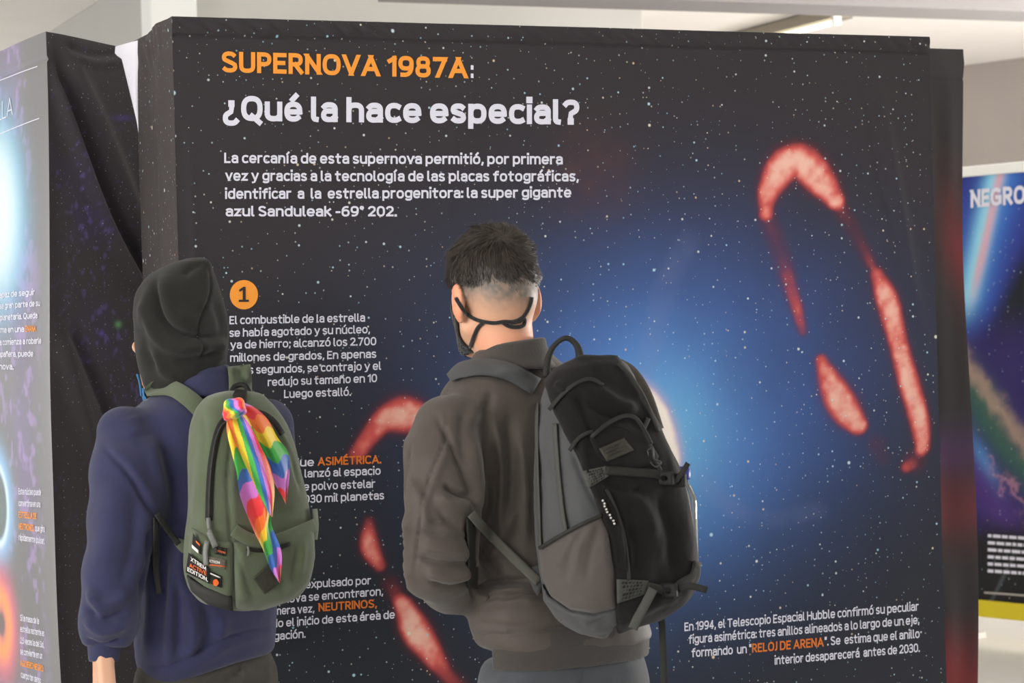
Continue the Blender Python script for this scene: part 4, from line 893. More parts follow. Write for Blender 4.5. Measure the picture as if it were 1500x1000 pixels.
def jacket(p):
    d = torso2(p)
    arm = chain(p, [S2, P(643, 690, 4.04), P(640, 760, 4.02), P(641, 822, 4.03), P(662, 850, 4.10), P(715, 862, 4.34)], [.058, .068, .067, .060, .052, .044], .035)
    armr = chain(p, ar2r, [.060, .062, .056, .050, .042], .03)
    return smin(smin(d, arm, .020), armr, .02)
hips2 = Stack([(950, 722, 936), (985, 712, 944), (1040, 702, 950), (1090, 706, 948)], D2, Y2, .64, 2.5, .02)
hem2 = Stack([(905, 706, 950), (935, 701, 954), (960, 701, 953), (981, 704, 952)], D2, Y2, .62, 2.5, .008)
st2_ = [([(640, 610), (665, 660), (685, 705), (700, 760)], 5, -.006), ([(655, 600), (650, 650), (626, 710), (612, 790), (608, 840)], 2, -.0035), ([(662, 640), (640, 690), (622, 740)], 7, .003), ([(690, 640), (702, 700), (700, 760)], 9, .006), ([(722, 610), (735, 690), (732, 790)], 6, .007), ([(745, 600), (752, 690), (742, 760)], 10, -.006),
        ([(705, 580), (690, 620)], 10, .004), ([(650, 710), (670, 722), (690, 728)], 4, -.009), ([(640, 722), (660, 738), (692, 742)], 7, .006), ([(600, 700), (618, 735), (628, 780)], 8, .006), ([(625, 760), (655, 765), (685, 770)], 5, -.004), ([(688, 755), (695, 820), (696, 885)], 6, -.011), ([(640, 745), (662, 770), (690, 780)], 4, -.004), ([(600, 745), (590, 800), (606, 860)], 7, .004), ([(735, 880), (770, 868), (800, 872)], 4, -.005), ([(705, 640), (712, 720), (708, 790)], 6, -.004), ([(615, 800), (650, 805), (690, 812)], 8, .007), ([(612, 818), (650, 825), (692, 826)], 4, -.007),
        ([(622, 838), (660, 846), (692, 838)], 7, .008), ([(628, 852), (660, 862), (694, 852)], 3.5, -.007), ([(618, 775), (650, 788), (690, 790)], 5, -.005), ([(700, 868), (725, 852), (775, 850)], 5, -.009), ([(698, 880), (730, 866), (780, 862)], 5, .008), ([(700, 890), (740, 880), (790, 880)], 9, .006), ([(700, 912), (750, 918), (800, 912)], 5, -.003),
        ([(690, 930), (740, 930), (800, 920), (880, 905)], 3, -.004), ([(715, 820), (740, 780), (755, 740)], 8, .005), ([(700, 800), (715, 830), (735, 845)], 8, -.005), ([(762, 640), (768, 720), (770, 800)], 8, .005), ([(590, 640), (584, 700), (582, 730)], 3, .004), ([(604, 650), (594, 700), (588, 760)], 2, -.003), ([(720, 575), (712, 605)], 6, -.004), ([(680, 600), (676, 640), (684, 690)], 7, -.004), ([(690, 545), (740, 552), (790, 560)], 4, -.004)]
def jacket_cut(p):
    d = jacket(p); px, py, dd = proj(p)
    l = FN2.loc(p); hole = smax(ell(l, (0, .03, 0), (.062, .075, .06)), -1.0, .01); return -smin(-d, hole, .01)
FN2 = frame_at(744, 500, 4.2, 30)
st2_ = [(a, b * 1.0, c * 1.65) for a, b, c in st2_]
solid('bomber_jacket', jacket_cut, np.array([P(570, 0, 4.0)[0], 3.90, P(0, 965, 4.2)[2] - .01]), np.array([P(960, 0, 4.4)[0], 4.72, P(0, 492, 4.2)[2] + .04]), .0043, M_jacket, p2, st2_, [((16, 16, 7), .0024, 43), ((34, 34, 26), .0011, 45)])
collar2 = Stack([(488, 722, 799), (498, 708, 800), (512, 698, 803), (528, 688, 808), (540, 682, 818)], D2 - .012, Y2, 1.02, 2.3, .008)
def colf(p):
    d = collar2(p); l = FN2.loc(p); px, py, dd = proj(p)
    tilt = ((508 - (px - 698) * .15) - py) / FPX * D2
    d = smax(d, tilt * (1 - sstep(4.18, 4.26, dd)) - .0, .006); return d
solid('collar', colf, P(675, 552, 4.1) * [1, 0, 1] + [0, 4.05, 0], P(830, 484, 4.3) * [1, 0, 1] + [0, 4.40, 0], .0042, M_rib, p2)
solid('hem_band', hem2, np.array([P(690, 0, 4.0)[0], 3.95, P(0, 992, 4.2)[2]]), np.array([P(965, 0, 4.4)[0], 4.5, P(0, 900, 4.2)[2]]), .005, M_rib, p2, [], [((30, 30, 3), .0008, 5)])
trousers(hip2, feet2, Y2, M_trouser2, p2, .04, .088, [([(860, 975), (850, 1010)], 4, -.005), ([(740, 985), (730, 1015)], 8, .004)], hips2)
fr2 = Frame(feet2, Y2)
for s in (-1, 1): shoe(fr2, s * .10, -.02, M_shoe, M_sole, p2)
FH2 = frame_at(722, 412, 4.20, 29, 7)
def neck2(p): return chain(p, [FH2.w(.004, -.018, -.045), P(738, 498, 4.19), P(748, 555, 4.2)], [.050, .046, .050], .03)
def head2(p): return smin(head_sdf(FH2.loc(p), .95), neck2(p), .022)
def hair_bound(l): return -.006 - .022 * sstep(-.02, -.09, l[:, 1]) + .010 * sstep(.02, .08, l[:, 1])
def cols2(v):
    c = np.ones((len(v), 3)) * SK; l = FH2.loc(v); n = fbm(v, 160, 6, 2); n2 = fbm(v, 22, 8, 2)
    c = c * (1 + .04 * n2)[:, None]
    hb = hair_bound(l); k = (.62 * sstep(-.066, -.01, l[:, 2] - hb + .008 * n2) + .38 * sstep(-.03, .006, l[:, 2] - hb + .008 * n2)) * (l[:, 1] < .03 + .02 * n2) * (l[:, 2] < .12) * (np.abs(l[:, 0]) < .0795)
    k = np.where(np.linalg.norm(l, axis=1) > .16, 0, k); k = np.clip(k * (.98 + .22 * n), 0, 1)
    c = c * (1 - k)[:, None] + lin((100, 94, 88)) * k[:, None]
    ear = (np.abs(l[:, 0]) > .078) & (np.linalg.norm(l, axis=1) < .16); c[ear] = c[ear] * np.array([1.12, .82, .74])
    red = np.exp(-((l[:, 2] + .115) / .03) ** 2) * (l[:, 1] < 0); c = c * (1 - red[:, None] * np.array([-.05, .15, .2])); return np.clip(c, 0, 1)
FHL2 = Frame(P(722, 868, 4.37), 120); FHR2 = Frame(P(768, 866, 4.56), -70)
FHL2 = Frame(P(722, 868, 4.37), 20, 55); FHR2 = Frame(P(768, 866, 4.56), 20, 55)
def handL2(p): return hand_sdf(p, None, FHL2, 1, .8)
def handR2(p): return hand_sdf(p, None, FHR2, -1, .8)
body(p2, head2, FH2, ar2l[:1] + ar2l[2:], ar2r, [P(745, 590, D2), P(770, 680, D2), P(800, 840, D2), hip2], hip2, feet2, Y2, cols2, [(handL2, FHL2.o), (handR2, FHR2.o)], lambda p: np.minimum(np.minimum(jacket_cut(p), hem2(p)), hips2(p)))
eyes(FH2, p2)
# hair: a tousled cap and thousands of short locks combed away from the crown
CR = np.array([-.01, -.075, .075])
def hair_f(p):
    l = FH2.loc(p); n = fbm(l * np.array([1, 1, 1.3]), 38, 51, 2); n3 = fbm(l, 85, 55, 2)
    top = sstep(-.03, .09, l[:, 2])
    d = ell(l, (0, -.001, .006), (.0745, .0925, .088)) - .001 - .006 * top + .004 * n + .0022 * n3
    return smax(d, hair_bound(l) + .004 * n - l[:, 2] + .012 * (l[:, 1] > .06), .006)
lo, hi = bounds([FH2.o], .135); hv, hf = surface_nets(hair_f, lo, hi, .0038)
hair = mesh_obj('hair', hv, hf, M_hair, p2)
hn = vnormals(hv, hf); hl = FH2.loc(hv); okk = np.argwhere(hl[:, 2] > hair_bound(hl) + .002)[:, 0]
ids = RNG.choice(okk, 15000); V = []
base_ = hv[ids] + RNG.randn(15000, 3) * .0012; nr = hn[ids]; crw = FH2.w(*CR); dr = base_ - crw; dr -= nr * np.sum(dr * nr, 1)[:, None]; dr /= np.linalg.norm(dr, axis=1)[:, None] + 1e-6
sw = np.cross(nr, dr); dr = dr + sw * (.55 + .5 * fbm(base_, 30, 71, 2))[:, None] + RNG.randn(15000, 3) * .16; dr[:, 2] -= .15
dr /= np.linalg.norm(dr, axis=1)[:, None]; L = (.010 + .014 * RNG.rand(15000)) * (.55 + .75 * sstep(-.02, .08, hl[ids, 2])); sd = np.cross(nr, dr); wd_h = .00055
lift = nr * (.0030 * RNG.rand(15000))[:, None]
for k, (a, b_) in enumerate(((0, -.0015), (.5, .0018), (1, .0002))):
    c = base_ + dr * (L * a)[:, None] + nr * b_ + lift * a
    if k < 2: V += [c - sd * wd_h, c + sd * wd_h]
    else: V += [c]
V = np.stack(V, 1).reshape(-1, 3); i5 = np.arange(15000)[:, None] * 5
Ft = np.vstack([i5 + np.array([[0, 1, 3]]), i5 + np.array([[0, 3, 2]]), i5 + np.array([[2, 3, 4]])])
tag(mesh_obj('hair_locks', V, Ft, M_hair, hair), kind='stuff')
M_maskblack = material('black_mask_cotton', (30, 29, 30), .9, sheen=.2)
lo, hi = bounds([FH2.w(0, .07, -.08)], .10); solid('face_mask', mask_f(FH2, .95), lo, hi, .004, M_maskblack, p2)
for nm, pts in (('mask_strap', [(668, 437), (674, 447), (683, 459), (695, 467), (708, 471), (724, 473), (738, 471), (752, 471), (764, 466), (771, 458), (777, 445), (779, 435)]), ('mask_strap', [(708, 472), (700, 480), (694, 493), (689, 508)]), ('mask_strap', [(736, 472), (746, 478), (758, 479), (767, 476), (768, 467), (760, 471), (748, 473)])):
    cord(nm, pts, .0037, head2, 4.0, 4.3, M_maskblack, p2)
tube('earring', [P(775, 461, 4.19), P(777, 466, 4.185), P(775, 470, 4.19)], .0014, material('steel', (190, 190, 195), .25, metal=1), p2)

# ================= olive backpack =================
M_olive = material('olive_canvas', (88, 98, 76), .9, sheen=.25, bump=.3, bscale=600, var=.06, vscale=20)
M_olive_d = material('olive_canvas_dark', (72, 82, 63), .9, sheen=.25, bump=.3, bscale=600, var=.06, vscale=20)
M_black = material('black_webbing', (34, 33, 33), .7, bump=.2, bscale=600)
M_char = material('charcoal_canvas', (62, 62, 60), .85, bump=.3, bscale=500)
DB1 = 4.36; pk1 = Stack([(571, 330, 366), (576, 312, 380), (588, 296, 394), (610, 284, 412), (650, 279, 430), (700, 278, 442), (750, 276, 452), (800, 273, 460), (840, 275, 457), (865, 286, 446), (882, 306, 425), (891, 335, 396), (894, 350, 380)], DB1, 35, .58, 3.0, .006)
bp1 = empty('backpack', P(350, 893, DB1), 'olive green backpack with black zips, worn by the hooded person', 'backpack')
ps1 = [([(341, 625), (334, 700), (338, 780), (343, 870)], 3, -.005), ([(350, 640), (342, 710), (346, 770)], 8, .004), ([(300, 640), (290, 700), (286, 760)], 6, .004), ([(296, 600), (300, 640), (294, 690)], 5, -.003), ([(365, 620), (395, 625), (425, 665), (440, 720)], 3, -.004), ([(378, 600), (405, 625), (432, 680)], 5, .004), ([(350, 700), (380, 750), (430, 745)], 8, -.004), ([(400, 720), (440, 715)], 8, .003),
       ([(343, 800), (360, 850), (372, 880)], 4, -.004), ([(435, 800), (428, 850)], 5, -.004), ([(445, 790), (440, 840)], 5, .004), ([(380, 655), (380, 720)], 10, .004)]
pw = [((18, 18, 10), .0022, 61)]
solid('main_compartment', pk1, P(255, 905, 4.5) * [1, 0, 1] + [0, 4.02, 0], P(480, 560, 4.1) * [1, 0, 1] + [0, 4.52, 0], .0045, M_olive, bp1, ps1, pw)
fp1 = panel_on('front_pocket', pk1, [(342, 792), (380, 798), (430, 784), (459, 770), (462, 815), (452, 852), (425, 880), (385, 894), (344, 892)], .013, .02, 4.29, M_olive, bp1, ps1 + [([(355, 800), (352, 850), (360, 885)], 6, .004), ([(400, 850), (420, 870)], 8, -.004)], pw, .0045)
sp1 = panel_on('side_pocket', pk1, [(278, 770), (300, 783), (318, 792), (341, 794), (341, 860), (338, 882), (300, 862), (272, 838)], .008, .02, 4.29, M_olive, bp1, [([(279, 775), (290, 790)], 4, -.003)], pw, .004)
panel_on('base_panel', pk1, [(272, 840), (300, 858), (340, 872), (342, 896), (305, 886), (280, 866)], .010, .02, 4.29, M_char, bp1, h=.004)
def pk1o(p): return pk1(p) - .004
def pk1p(p): return pk1(p) - .0135
def pk1s(p): return pk1(p) - .0095
ribbon('zip', [(306, 762), (307, 720), (310, 680), (316, 645), (324, 622), (336, 612), (348, 610)], 11, pk1, .003, 4.05, 4.6, M_black, bp1)
ribbon('zip', [(365, 603), (385, 606), (402, 618), (414, 636)], 9, pk1, .003, 4.05, 4.6, M_black, bp1)
ribbon('zip_teeth', [(306, 760), (307, 720), (310, 680), (316, 645), (324, 624), (336, 615)], 3, pk1, .0052, 4.05, 4.6, M_char, bp1)
ribbon('zip', [(361, 803), (380, 806), (402, 804), (425, 796)], 6, pk1p, .003, 4.05, 4.6, M_black, bp1)
ribbon('cross_band', [(342, 776), (362, 788), (388, 795), (415, 788), (440, 778), (463, 768)], 19, pk1, .012, 4.05, 4.6, M_olive, bp1, density=4)
ribbon('side_loop', [(461, 745), (463, 770), (461, 790)], 8, pk1, .006, 4.05, 4.6, M_olive, bp1, default=4.42)
M_pull = material('grey_zip_pull', (110, 112, 108), .45, spec=.5)
cord('zip_pull', [(305, 758), (306, 770), (308, 780)], .0045, pk1, 4.05, 4.6, M_pull, bp1, lift=.004)
ribbon('zip_pull', [(306, 778), (311, 790), (316, 801)], 9, pk1s, .004, 4.05, 4.6, M_pull, bp1); ribbon('zip_pull', [(304, 792), (301, 805), (301, 818), (302, 828)], 8, pk1s, .005, 4.05, 4.6, M_pull, bp1)
cord('zip_pull', [(363, 800), (364, 808), (363, 814)], .002, pk1p, 4.05, 4.6, M_pull, bp1, lift=.003)
ribbon('pull_tab', [(313, 798), (317, 810)], 6, pk1s, .003, 4.05, 4.6, M_char, bp1)
def patch(q, mat, nm='sewn_label', lf=.001): return sheet(nm, q, pk1s, 4.05, 4.6, mat, bp1, .0018, lf)
M_patchg = material('grey_green_label', (104, 100, 88), .8); M_orange = material('orange_thread', (235, 110, 50), .7); M_wt = material('white_thread', (232, 230, 226), .7)
patch([(276, 809), (307, 833), (307, 855), (272, 838)], M_black); patch([(283, 780), (294, 800), (294, 812), (281, 801)], M_black); patch([(316, 799), (333, 803), (331, 815), (315, 811)], M_black)
patch([(304, 814), (331, 819), (330, 834), (305, 829)], M_patchg); sheet('sewn_label', [(308, 836), (325, 844), (325, 861), (309, 855)], pk1s, 4.05, 4.6, M_black, bp1, .0015, .0008)
def on_pk(lf, sd): return lambda px, py: P(px, py, drape(px, py, sd, lf, 4.05, 4.6))
def lp(s, x0, y0, x1, y1, h, m, b=.17): put_text(s, x0, y0, x1, y1, h, m, b, bp1, on_pk(.0045, pk1s))
lp('XTREM', 279, 821, 302, 836, 6, M_wt); lp('ACTIVE', 277, 830, 302.5, 843, 6, M_orange); lp('EDITION.', 274.5, 836, 304.5, 852, 6, M_wt)
lp('XTREM', 306, 823, 322, 826, 4, M_wt); lp('XTREM', 318, 808, 330, 811, 3, M_orange); 
sheet('label_stripe', [(304, 826), (330, 828.5), (330, 830), (304, 827.5)], pk1s, 4.05, 4.6, M_orange, bp1, .001, .0035, 5)
sheet('label_stripe', [(287, 791), (293, 797), (293, 800), (287, 794)], pk1s, 4.05, 4.6, M_orange, bp1, .001, .0035, 5); sheet('label_stripe', [(281, 797), (291, 806), (291, 811), (281, 802)], pk1s, 4.05, 4.6, M_wt, bp1, .001, .0035, 5)
th = np.linspace(0, 2 * np.pi, 21)[:-1]; cx = 316 + 4.5 * np.cos(th); cy = 853 + 5 * np.sin(th)
mesh_obj('label_badge', P(cx, cy, drape(cx, cy, pk1s, .005, 4.05, 4.6)), [tuple(range(20))[::-1]], M_orange, bp1, smooth=False); sheet('label_stripe', [(308, 838.5), (323, 845), (323, 847), (308, 840.5)], pk1s, 4.05, 4.6, M_wt, bp1, .001, .0035, 5)
sheet('dark_label', [(393, 826), (414, 851), (388, 870), (370, 846)], pk1p, 4.05, 4.6, material('dark_rubber', (62, 63, 54), .5), bp1, .002, .001)
# straps
def sw1(p): return sweat(p)
def sweat_c(p): return np.minimum(sweat(p), collar1(p))
ribbon('shoulder_strap', [(213, 575), (230, 568), (253, 569), (276, 583), (298, 603)], 26, sweat_c, .012, 4.1, 4.7, M_olive, bp1, taper=([0, .2, 1], [.45, .85, 1.05]))
ribbon('shoulder_strap', [(350, 535), (352, 555), (352, 585)], 34, sweat_c, .012, 4.1, 4.8, M_olive, bp1, default=4.42)
FS = P(203, 575, 4.42)
panel_tri = ribbon('strap_wing', [(284, 802), (270, 800), (258, 792)], 24, sweat, .006, 4.0, 4.5, M_olive, bp1, lift=.006, taper=([0, 1], [1.2, .45]))
ribbon('lower_strap', [(230, 752), (242, 770), (262, 797)], 9, sweat, .003, 4.1, 4.7, M_char, bp1, lift=.010)
ribbon('strap_end', [(229, 758), (229, 800), (229, 840), (233, 870)], 9, sweat, .003, 4.1, 4.7, M_char, bp1)
panel_on('top_patch', pk1, [(345, 569), (362, 571), (362, 588), (352, 592), (340, 580)], .004, .01, 4.34, M_black, bp1, h=.003, rnd=.004)
tube('grab_loop', [P(338, 578, 4.41), P(344, 566, 4.42), P(358, 564, 4.42), P(366, 576, 4.41)], .005, M_black, bp1)

# ================= rainbow scarf =================
M_rainbow = material('rainbow_satin', attr=True, rough=.5, sheen=.3, spec=.5, bump=.05, bscale=400)
RB = [(236, 48, 54), (250, 122, 38), (252, 214, 40), (62, 178, 70), (46, 104, 190), (206, 116, 206)]
sc = empty('rainbow_scarf', P(343, 602, 4.235), 'rainbow striped scarf knotted to the top of the olive backpack and hanging down', 'scarf')
def cloth_tail(nm, Lp, Rp, nv, nu, bands, skew, folds, amp, lift=.012, ph=0):
    Lp, Rp = np.array(Lp, float), np.array(Rp, float); t = np.linspace(0, 1, nv)
    L = catmull(t * (len(Lp) - 1), np.arange(len(Lp)), Lp); R = catmull(t * (len(Rp) - 1), np.arange(len(Rp)), Rp)
    s = np.linspace(0, 1, nu); px = L[:, None, 0] * (1 - s) + R[:, None, 0] * s; py = L[:, None, 1] * (1 - s) + R[:, None, 1] * s
    D = drape(px.ravel(), py.ravel(), pk1p, .004, 4.0, 4.6, 4.29).reshape(px.shape); D = np.minimum(D, np.median(D) + .05)
    for _ in range(12): D[1:-1] = (D[:-2] + 2 * D[1:-1] + D[2:]) / 4; D[:, 1:-1] = (D[:, :-2] + 2 * D[:, 1:-1] + D[:, 2:]) / 4
    S = np.broadcast_to(s, px.shape); TT = np.broadcast_to(t[:, None], px.shape)
    wv = amp * np.sin(S * folds * 2 * np.pi + 4 * TT + ph) * (1 - .3 * TT) + amp * .5 * np.sin(S * 9 - 7 * TT)
    V = P(px, py, D - lift - wv); V2 = V + np.array([0, .0022, 0])
    b = (TT * bands + S * skew + .25 * np.sin(S * folds * 6.28 + ph)) % 6; C = lin(np.array(RB))[np.floor(b).astype(int)]
    n = nu * nv; q = grid(nu, nv)
    rim = np.concatenate([np.array([[i * nu, (i + 1) * nu, n + (i + 1) * nu, n + i * nu] for i in range(nv - 1)]), np.array([[i * nu + nu - 1, n + i * nu + nu - 1, n + (i + 1) * nu + nu - 1, (i + 1) * nu + nu - 1] for i in range(nv - 1)])])
    return mesh_obj(nm, np.concatenate([V.reshape(-1, 3), V2.reshape(-1, 3)]), np.vstack([q[:, ::-1], q + n, rim]), M_rainbow, sc, cols=np.concatenate([C.reshape(-1, 3)] * 2))
cloth_tail('scarf_tail', [(344, 592), (356, 612), (370, 640), (385, 668), (398, 700), (412, 725), (418, 737)], [(352, 588), (372, 596), (392, 614), (406, 640), (422, 664), (424, 694), (419, 738)], 130, 50, 7.6, -1.3, 1.3, .006, .014, 1.0)
cloth_tail('scarf_tail', [(336, 598), (332, 630), (346, 690), (352, 728), (372, 778), (384, 802), (396, 832), (409, 853)], [(352, 596), (366, 618), (384, 660), (398, 690), (402, 725), (397, 765), (412, 808), (410, 853)], 200, 60, 12.0, 1.1, 1.6, .0065, .022, 0)
cloth_tail('scarf_tail', [(334, 600), (333, 618), (350, 660), (368, 700), (385, 735), (396, 755)], [(348, 600), (364, 620), (382, 655), (394, 680), (402, 715), (399, 757)], 110, 40, 4.0, 5.0, .8, .006, .034, 2.2)
def knot(p):
    d = ell(p - P(343, 601, 4.230), (0, 0, 0), (.017, .013, .016)); d = smin(d, chain(p, [P(332, 606, 4.225), P(336, 592, 4.215), P(350, 590, 4.215), P(356, 602, 4.225)], [.008, .009, .009, .007], .006), .004); return smin(d, cap(p, P(332, 612, 4.225), P(352, 597, 4.210), .006, .008), .003)
lo, hi = bounds([P(343, 601, 4.225)], .045)
solid('scarf_knot', knot, lo, hi, .0026, M_rainbow, sc, cols=lambda v: lin(np.array(RB))[(np.floor((v[:, 0] * 1.2 + v[:, 2] * .9 + .004 * np.sin(v[:, 2] * 300)) * 110).astype(int)) % 6])

# ================= black backpack =================
M_pblack = material('black_cordura', (21, 20, 20), .85, spec=.2, sheen=.05, bump=.35, bscale=700, var=.08, vscale=20)
M_pgrey = material('slate_nylon', (70, 71, 73), .7, sheen=.1, bump=.2, bscale=700, var=.05, vscale=15)
M_pbrown = material('stretch_pocket', (76, 69, 66), .75, sheen=.15, bump=.15, bscale=700)
M_web = material('dark_webbing', (42, 42, 39), .75, bump=.3, bscale=500)
M_webl = material('grey_webbing', (72, 73, 69), .75, bump=.3, bscale=500)
DB2 = 4.04
pk2 = Stack([(524, 838, 902), (530, 826, 914), (545, 808, 926), (570, 797, 938), (600, 790, 953), (650, 784, 976), (700, 782, 994), (750, 783, 1006), (800, 786, 1014), (850, 792, 1014), (880, 800, 1004), (903, 820, 975), (920, 842, 938), (929, 862, 912), (932, 872, 900)], DB2, 38, .72, 3.0, .006)
bp2 = empty('backpack', P(885, 930, DB2), 'black hiking backpack with grey side, worn by the person in brown jacket', 'backpack')
qs = [([(845, 575), (860, 610), (880, 650)], 8, -.007), ([(870, 565), (905, 590), (935, 600)], 8, .006), ([(860, 590), (900, 610), (945, 625)], 6, -.006), ([(815, 560), (830, 575)], 6, .005), ([(895, 620), (930, 640)], 10, .005), ([(905, 715), (940, 740), (960, 790)], 12, .006), ([(965, 720), (985, 790), (990, 850)], 10, -.006), ([(920, 760), (935, 810), (930, 845)], 10, -.005), ([(880, 700), (920, 720), (950, 715)], 7, -.006),
      ([(885, 720), (910, 780), (920, 850)], 3, .005), ([(890, 715), (916, 785), (925, 850)], 4, -.003), ([(915, 900), (960, 885), (1000, 870)], 8, .004), ([(838, 660), (850, 690), (880, 750)], 4, -.005), ([(785, 600), (800, 690), (806, 780)], 5, .004), ([(850, 640), (862, 700), (880, 745)], 6, .004)]
qw = [((20, 20, 12), .003, 81), ((50, 50, 40), .0009, 83)]
solid('main_compartment', pk2, P(765, 945, 3.8) * [1, 0, 1] + [0, 3.70, 0], P(1040, 512, 4.2) * [1, 0, 1] + [0, 4.30, 0], .0048, M_pgrey, bp2, qs, qw)
qs = [(a, b, c * 1.7) for a, b, c in qs]
pb = panel_on('front_compartment', pk2, [(797, 560), (812, 540), (850, 520), (905, 520), (942, 570), (970, 630), (996, 690), (1012, 745), (1022, 800), (1021, 860), (1005, 885), (965, 912), (905, 928), (902, 890), (905, 850), (893, 790), (878, 750), (860, 705), (835, 650), (812, 605)], .014, .03, DB2, M_pblack, bp2, qs, qw, .0048)
def pk2f(p): return pk2(p) - .0145
panel_on('side_pocket', pk2, [(789, 803), (815, 786), (850, 768), (880, 752), (890, 775), (898, 830), (903, 890), (870, 898), (835, 892), (806, 872), (793, 845)], .012, .02, DB2, M_pbrown, bp2,
         [([(872, 765), (850, 800), (842, 850)], 5, .004), ([(878, 762), (865, 810), (858, 850)], 5, -.004), ([(858, 775), (835, 805), (828, 850)], 5, -.004), ([(845, 782), (815, 830)], 6, .004), ([(886, 775), (884, 830)], 6, .003)], [((20, 20, 12), .0015, 81)], .0045)
def pk2s(p): return pk2(p) - .012
ribbon('pocket_hem', [(789, 803), (815, 787), (850, 768), (882, 754)], 5, pk2s, .003, 3.7, 4.2, M_web, bp2)
panel_on('base_panel', pk2, [(793, 850), (806, 874), (836, 894), (872, 900), (903, 892), (905, 912), (885, 934), (850, 930), (815, 910), (794, 880)], .009, .02, DB2, M_pgrey, bp2, [([(850, 905), (880, 915)], 6, .004), ([(860, 915), (895, 905)], 4, -.004)], qw, .0045)
panel_on('lid_pocket', pk2, [(862, 640), (872, 632), (916, 608), (932, 612), (950, 640), (966, 668), (962, 680), (930, 684), (893, 682), (874, 668)], .021, .02, DB2 - .03, M_pblack, bp2, [([(880, 640), (915, 618), (940, 630)], 4, -.003)], [((20, 20, 12), .002, 91)], .0045, .010)
def pk2l(p): return pk2(p) - .022
for pts in ([(804, 600), (820, 581), (838, 565), (856, 556), (870, 556), (884, 564)], [(866, 640), (890, 620), (914, 609), (931, 612), (944, 630), (954, 650)], [(834, 660), (846, 643), (860, 634), (870, 632)], [(905, 532), (925, 552), (948, 592), (965, 632)]):
    ribbon('zip', pts, 6, pk2l if pts[0][0] == 866 else pk2f, .003, 3.7, 4.2, M_web, bp2)
ribbon('zip', [(888, 716), (902, 745), (914, 785), (920, 830), (921, 850)], 5, pk2f, .003, 3.7, 4.2, M_web, bp2)
sheet('rubber_label', [(877, 657), (914, 641), (929, 659), (889, 676)], pk2l, 3.7, 4.2, material('olive_black_rubber', (56, 55, 47), .6), bp2, .002, .001)
for k in range(3): sheet('label_stripe', [(884 + 2 * k, 659 + 4.5 * k), (908 + 2.5 * k, 648.5 + 4.5 * k), (909 + 2.5 * k, 650 + 4.5 * k), (885 + 2 * k, 660.5 + 4.5 * k)], pk2l, 3.7, 4.2, M_web, bp2, .0008, .0033, 5)
def buckle(q, rows, cols_):
    b = sheet('strap_plate', q, pk2f, 3.7, 4.2, M_webl, bp2, .003, .001)
    q = np.array(q, float)
    for i in range(rows):
        for j in range(cols_):
            s = .16 + .68 * (j + .5 * (i % 2) * .5) / cols_; t = .15 + .72 * i / (rows - 1); f = lambda s, t: (1 - s) * (1 - t) * q[0] + s * (1 - t) * q[1] + s * t * q[2] + (1 - s) * t * q[3]
            sheet('plate_slot', [f(s + .03, t - .055), f(s + .09, t - .055), f(s + .06, t + .055), f(s, t + .055)], pk2f, 3.7, 4.2, M_black, b, .0006, .0043, 3)
buckle([(903, 848), (950, 850), (946, 870), (904, 884)], 5, 6); buckle([(852, 690), (888, 682), (892, 697), (862, 715)], 5, 6)
ribbon('compression_strap', [(888, 689), (910, 690), (935, 692), (962, 694), (975, 700)], 13, pk2f, .004, 3.7, 4.2, M_web, bp2)
ribbon('compression_strap', [(948, 858), (965, 862), (980, 866), (1000, 852), (1016, 842), (1022, 822)], 12, pk2f, .004, 3.7, 4.2, M_web, bp2)
def blob_buckle(x, y, D):
    c = P(x, y, D); fr = Frame(c, -30)
    def f(p):
        l = fr.loc(p); a = np.abs(l) - np.array([.016, .004, .009]); d = np.linalg.norm(np.maximum(a, 0), axis=1) + np.minimum(a.max(1), 0) - .003
        return -smin(-d, ell(l, (.004, 0, 0), (.006, .02, .004)), .002)
    lo, hi = bounds([c], .03); solid('buckle', f, lo, hi, .0025, M_black, bp2)
for x, y in ((977, 864), (972, 700), (990, 703)):
    d = drape(np.array([x]), np.array([y]), pk2f, .006, 3.7, 4.2)[0]; blob_buckle(x, y, d)
def tail(pts, w_, D, mat=None, nm='strap_tail', free=True):
    if free: D = float(drape(np.array([pts[0][0]], float), np.array([pts[0][1]], float), pk2f, .012, 3.7, 4.3, 4.04)[0]) - .004
    return ribbon(nm, [(x, y, D) for x, y in pts], w_, None, .003, 0, 0, mat or M_web, bp2)
tail([(957, 862), (945, 885), (934, 905), (927, 921)], 14, 3.80, M_webl); tail([(992, 863), (1010, 858), (1036, 864)], 10, 3.86); tail([(985, 708), (998, 694), (1008, 678)], 8, 3.86)
tail([(953, 908), (955, 900), (968, 905), (971, 940), (973, 1010)], 10, 4.08, free=False); tube('strap_loop', [P(1010, 820, 4.02), P(1023, 830, 4.00), P(1021, 850, 3.98), P(1008, 862, 3.97)], .003, M_webl, bp2)
DR = float(drape(np.array([957.]), np.array([668.]), pk2f, .012, 3.7, 4.3)[0])
tube('d_ring', [P(948, 660, DR), P(956, 656, DR), P(958, 672, DR), P(968, 676, DR), P(962, 684, DR), P(952, 676, DR)], .0016, material('ring_metal', (70, 70, 68), .45, metal=.6), bp2, closed=True)
ribbon('ring_strap', [(950, 612), (940, 640), (955, 665), (968, 690)], 7, pk2f, .004, 3.7, 4.2, M_web, bp2)
M_bead = material('pale_cord', (205, 205, 200), .6)
cord('zip_cord', [(883, 733), (886, 745), (893, 757), (901, 769)], .002, pk2f, 3.7, 4.2, M_black, bp2, lift=.003)
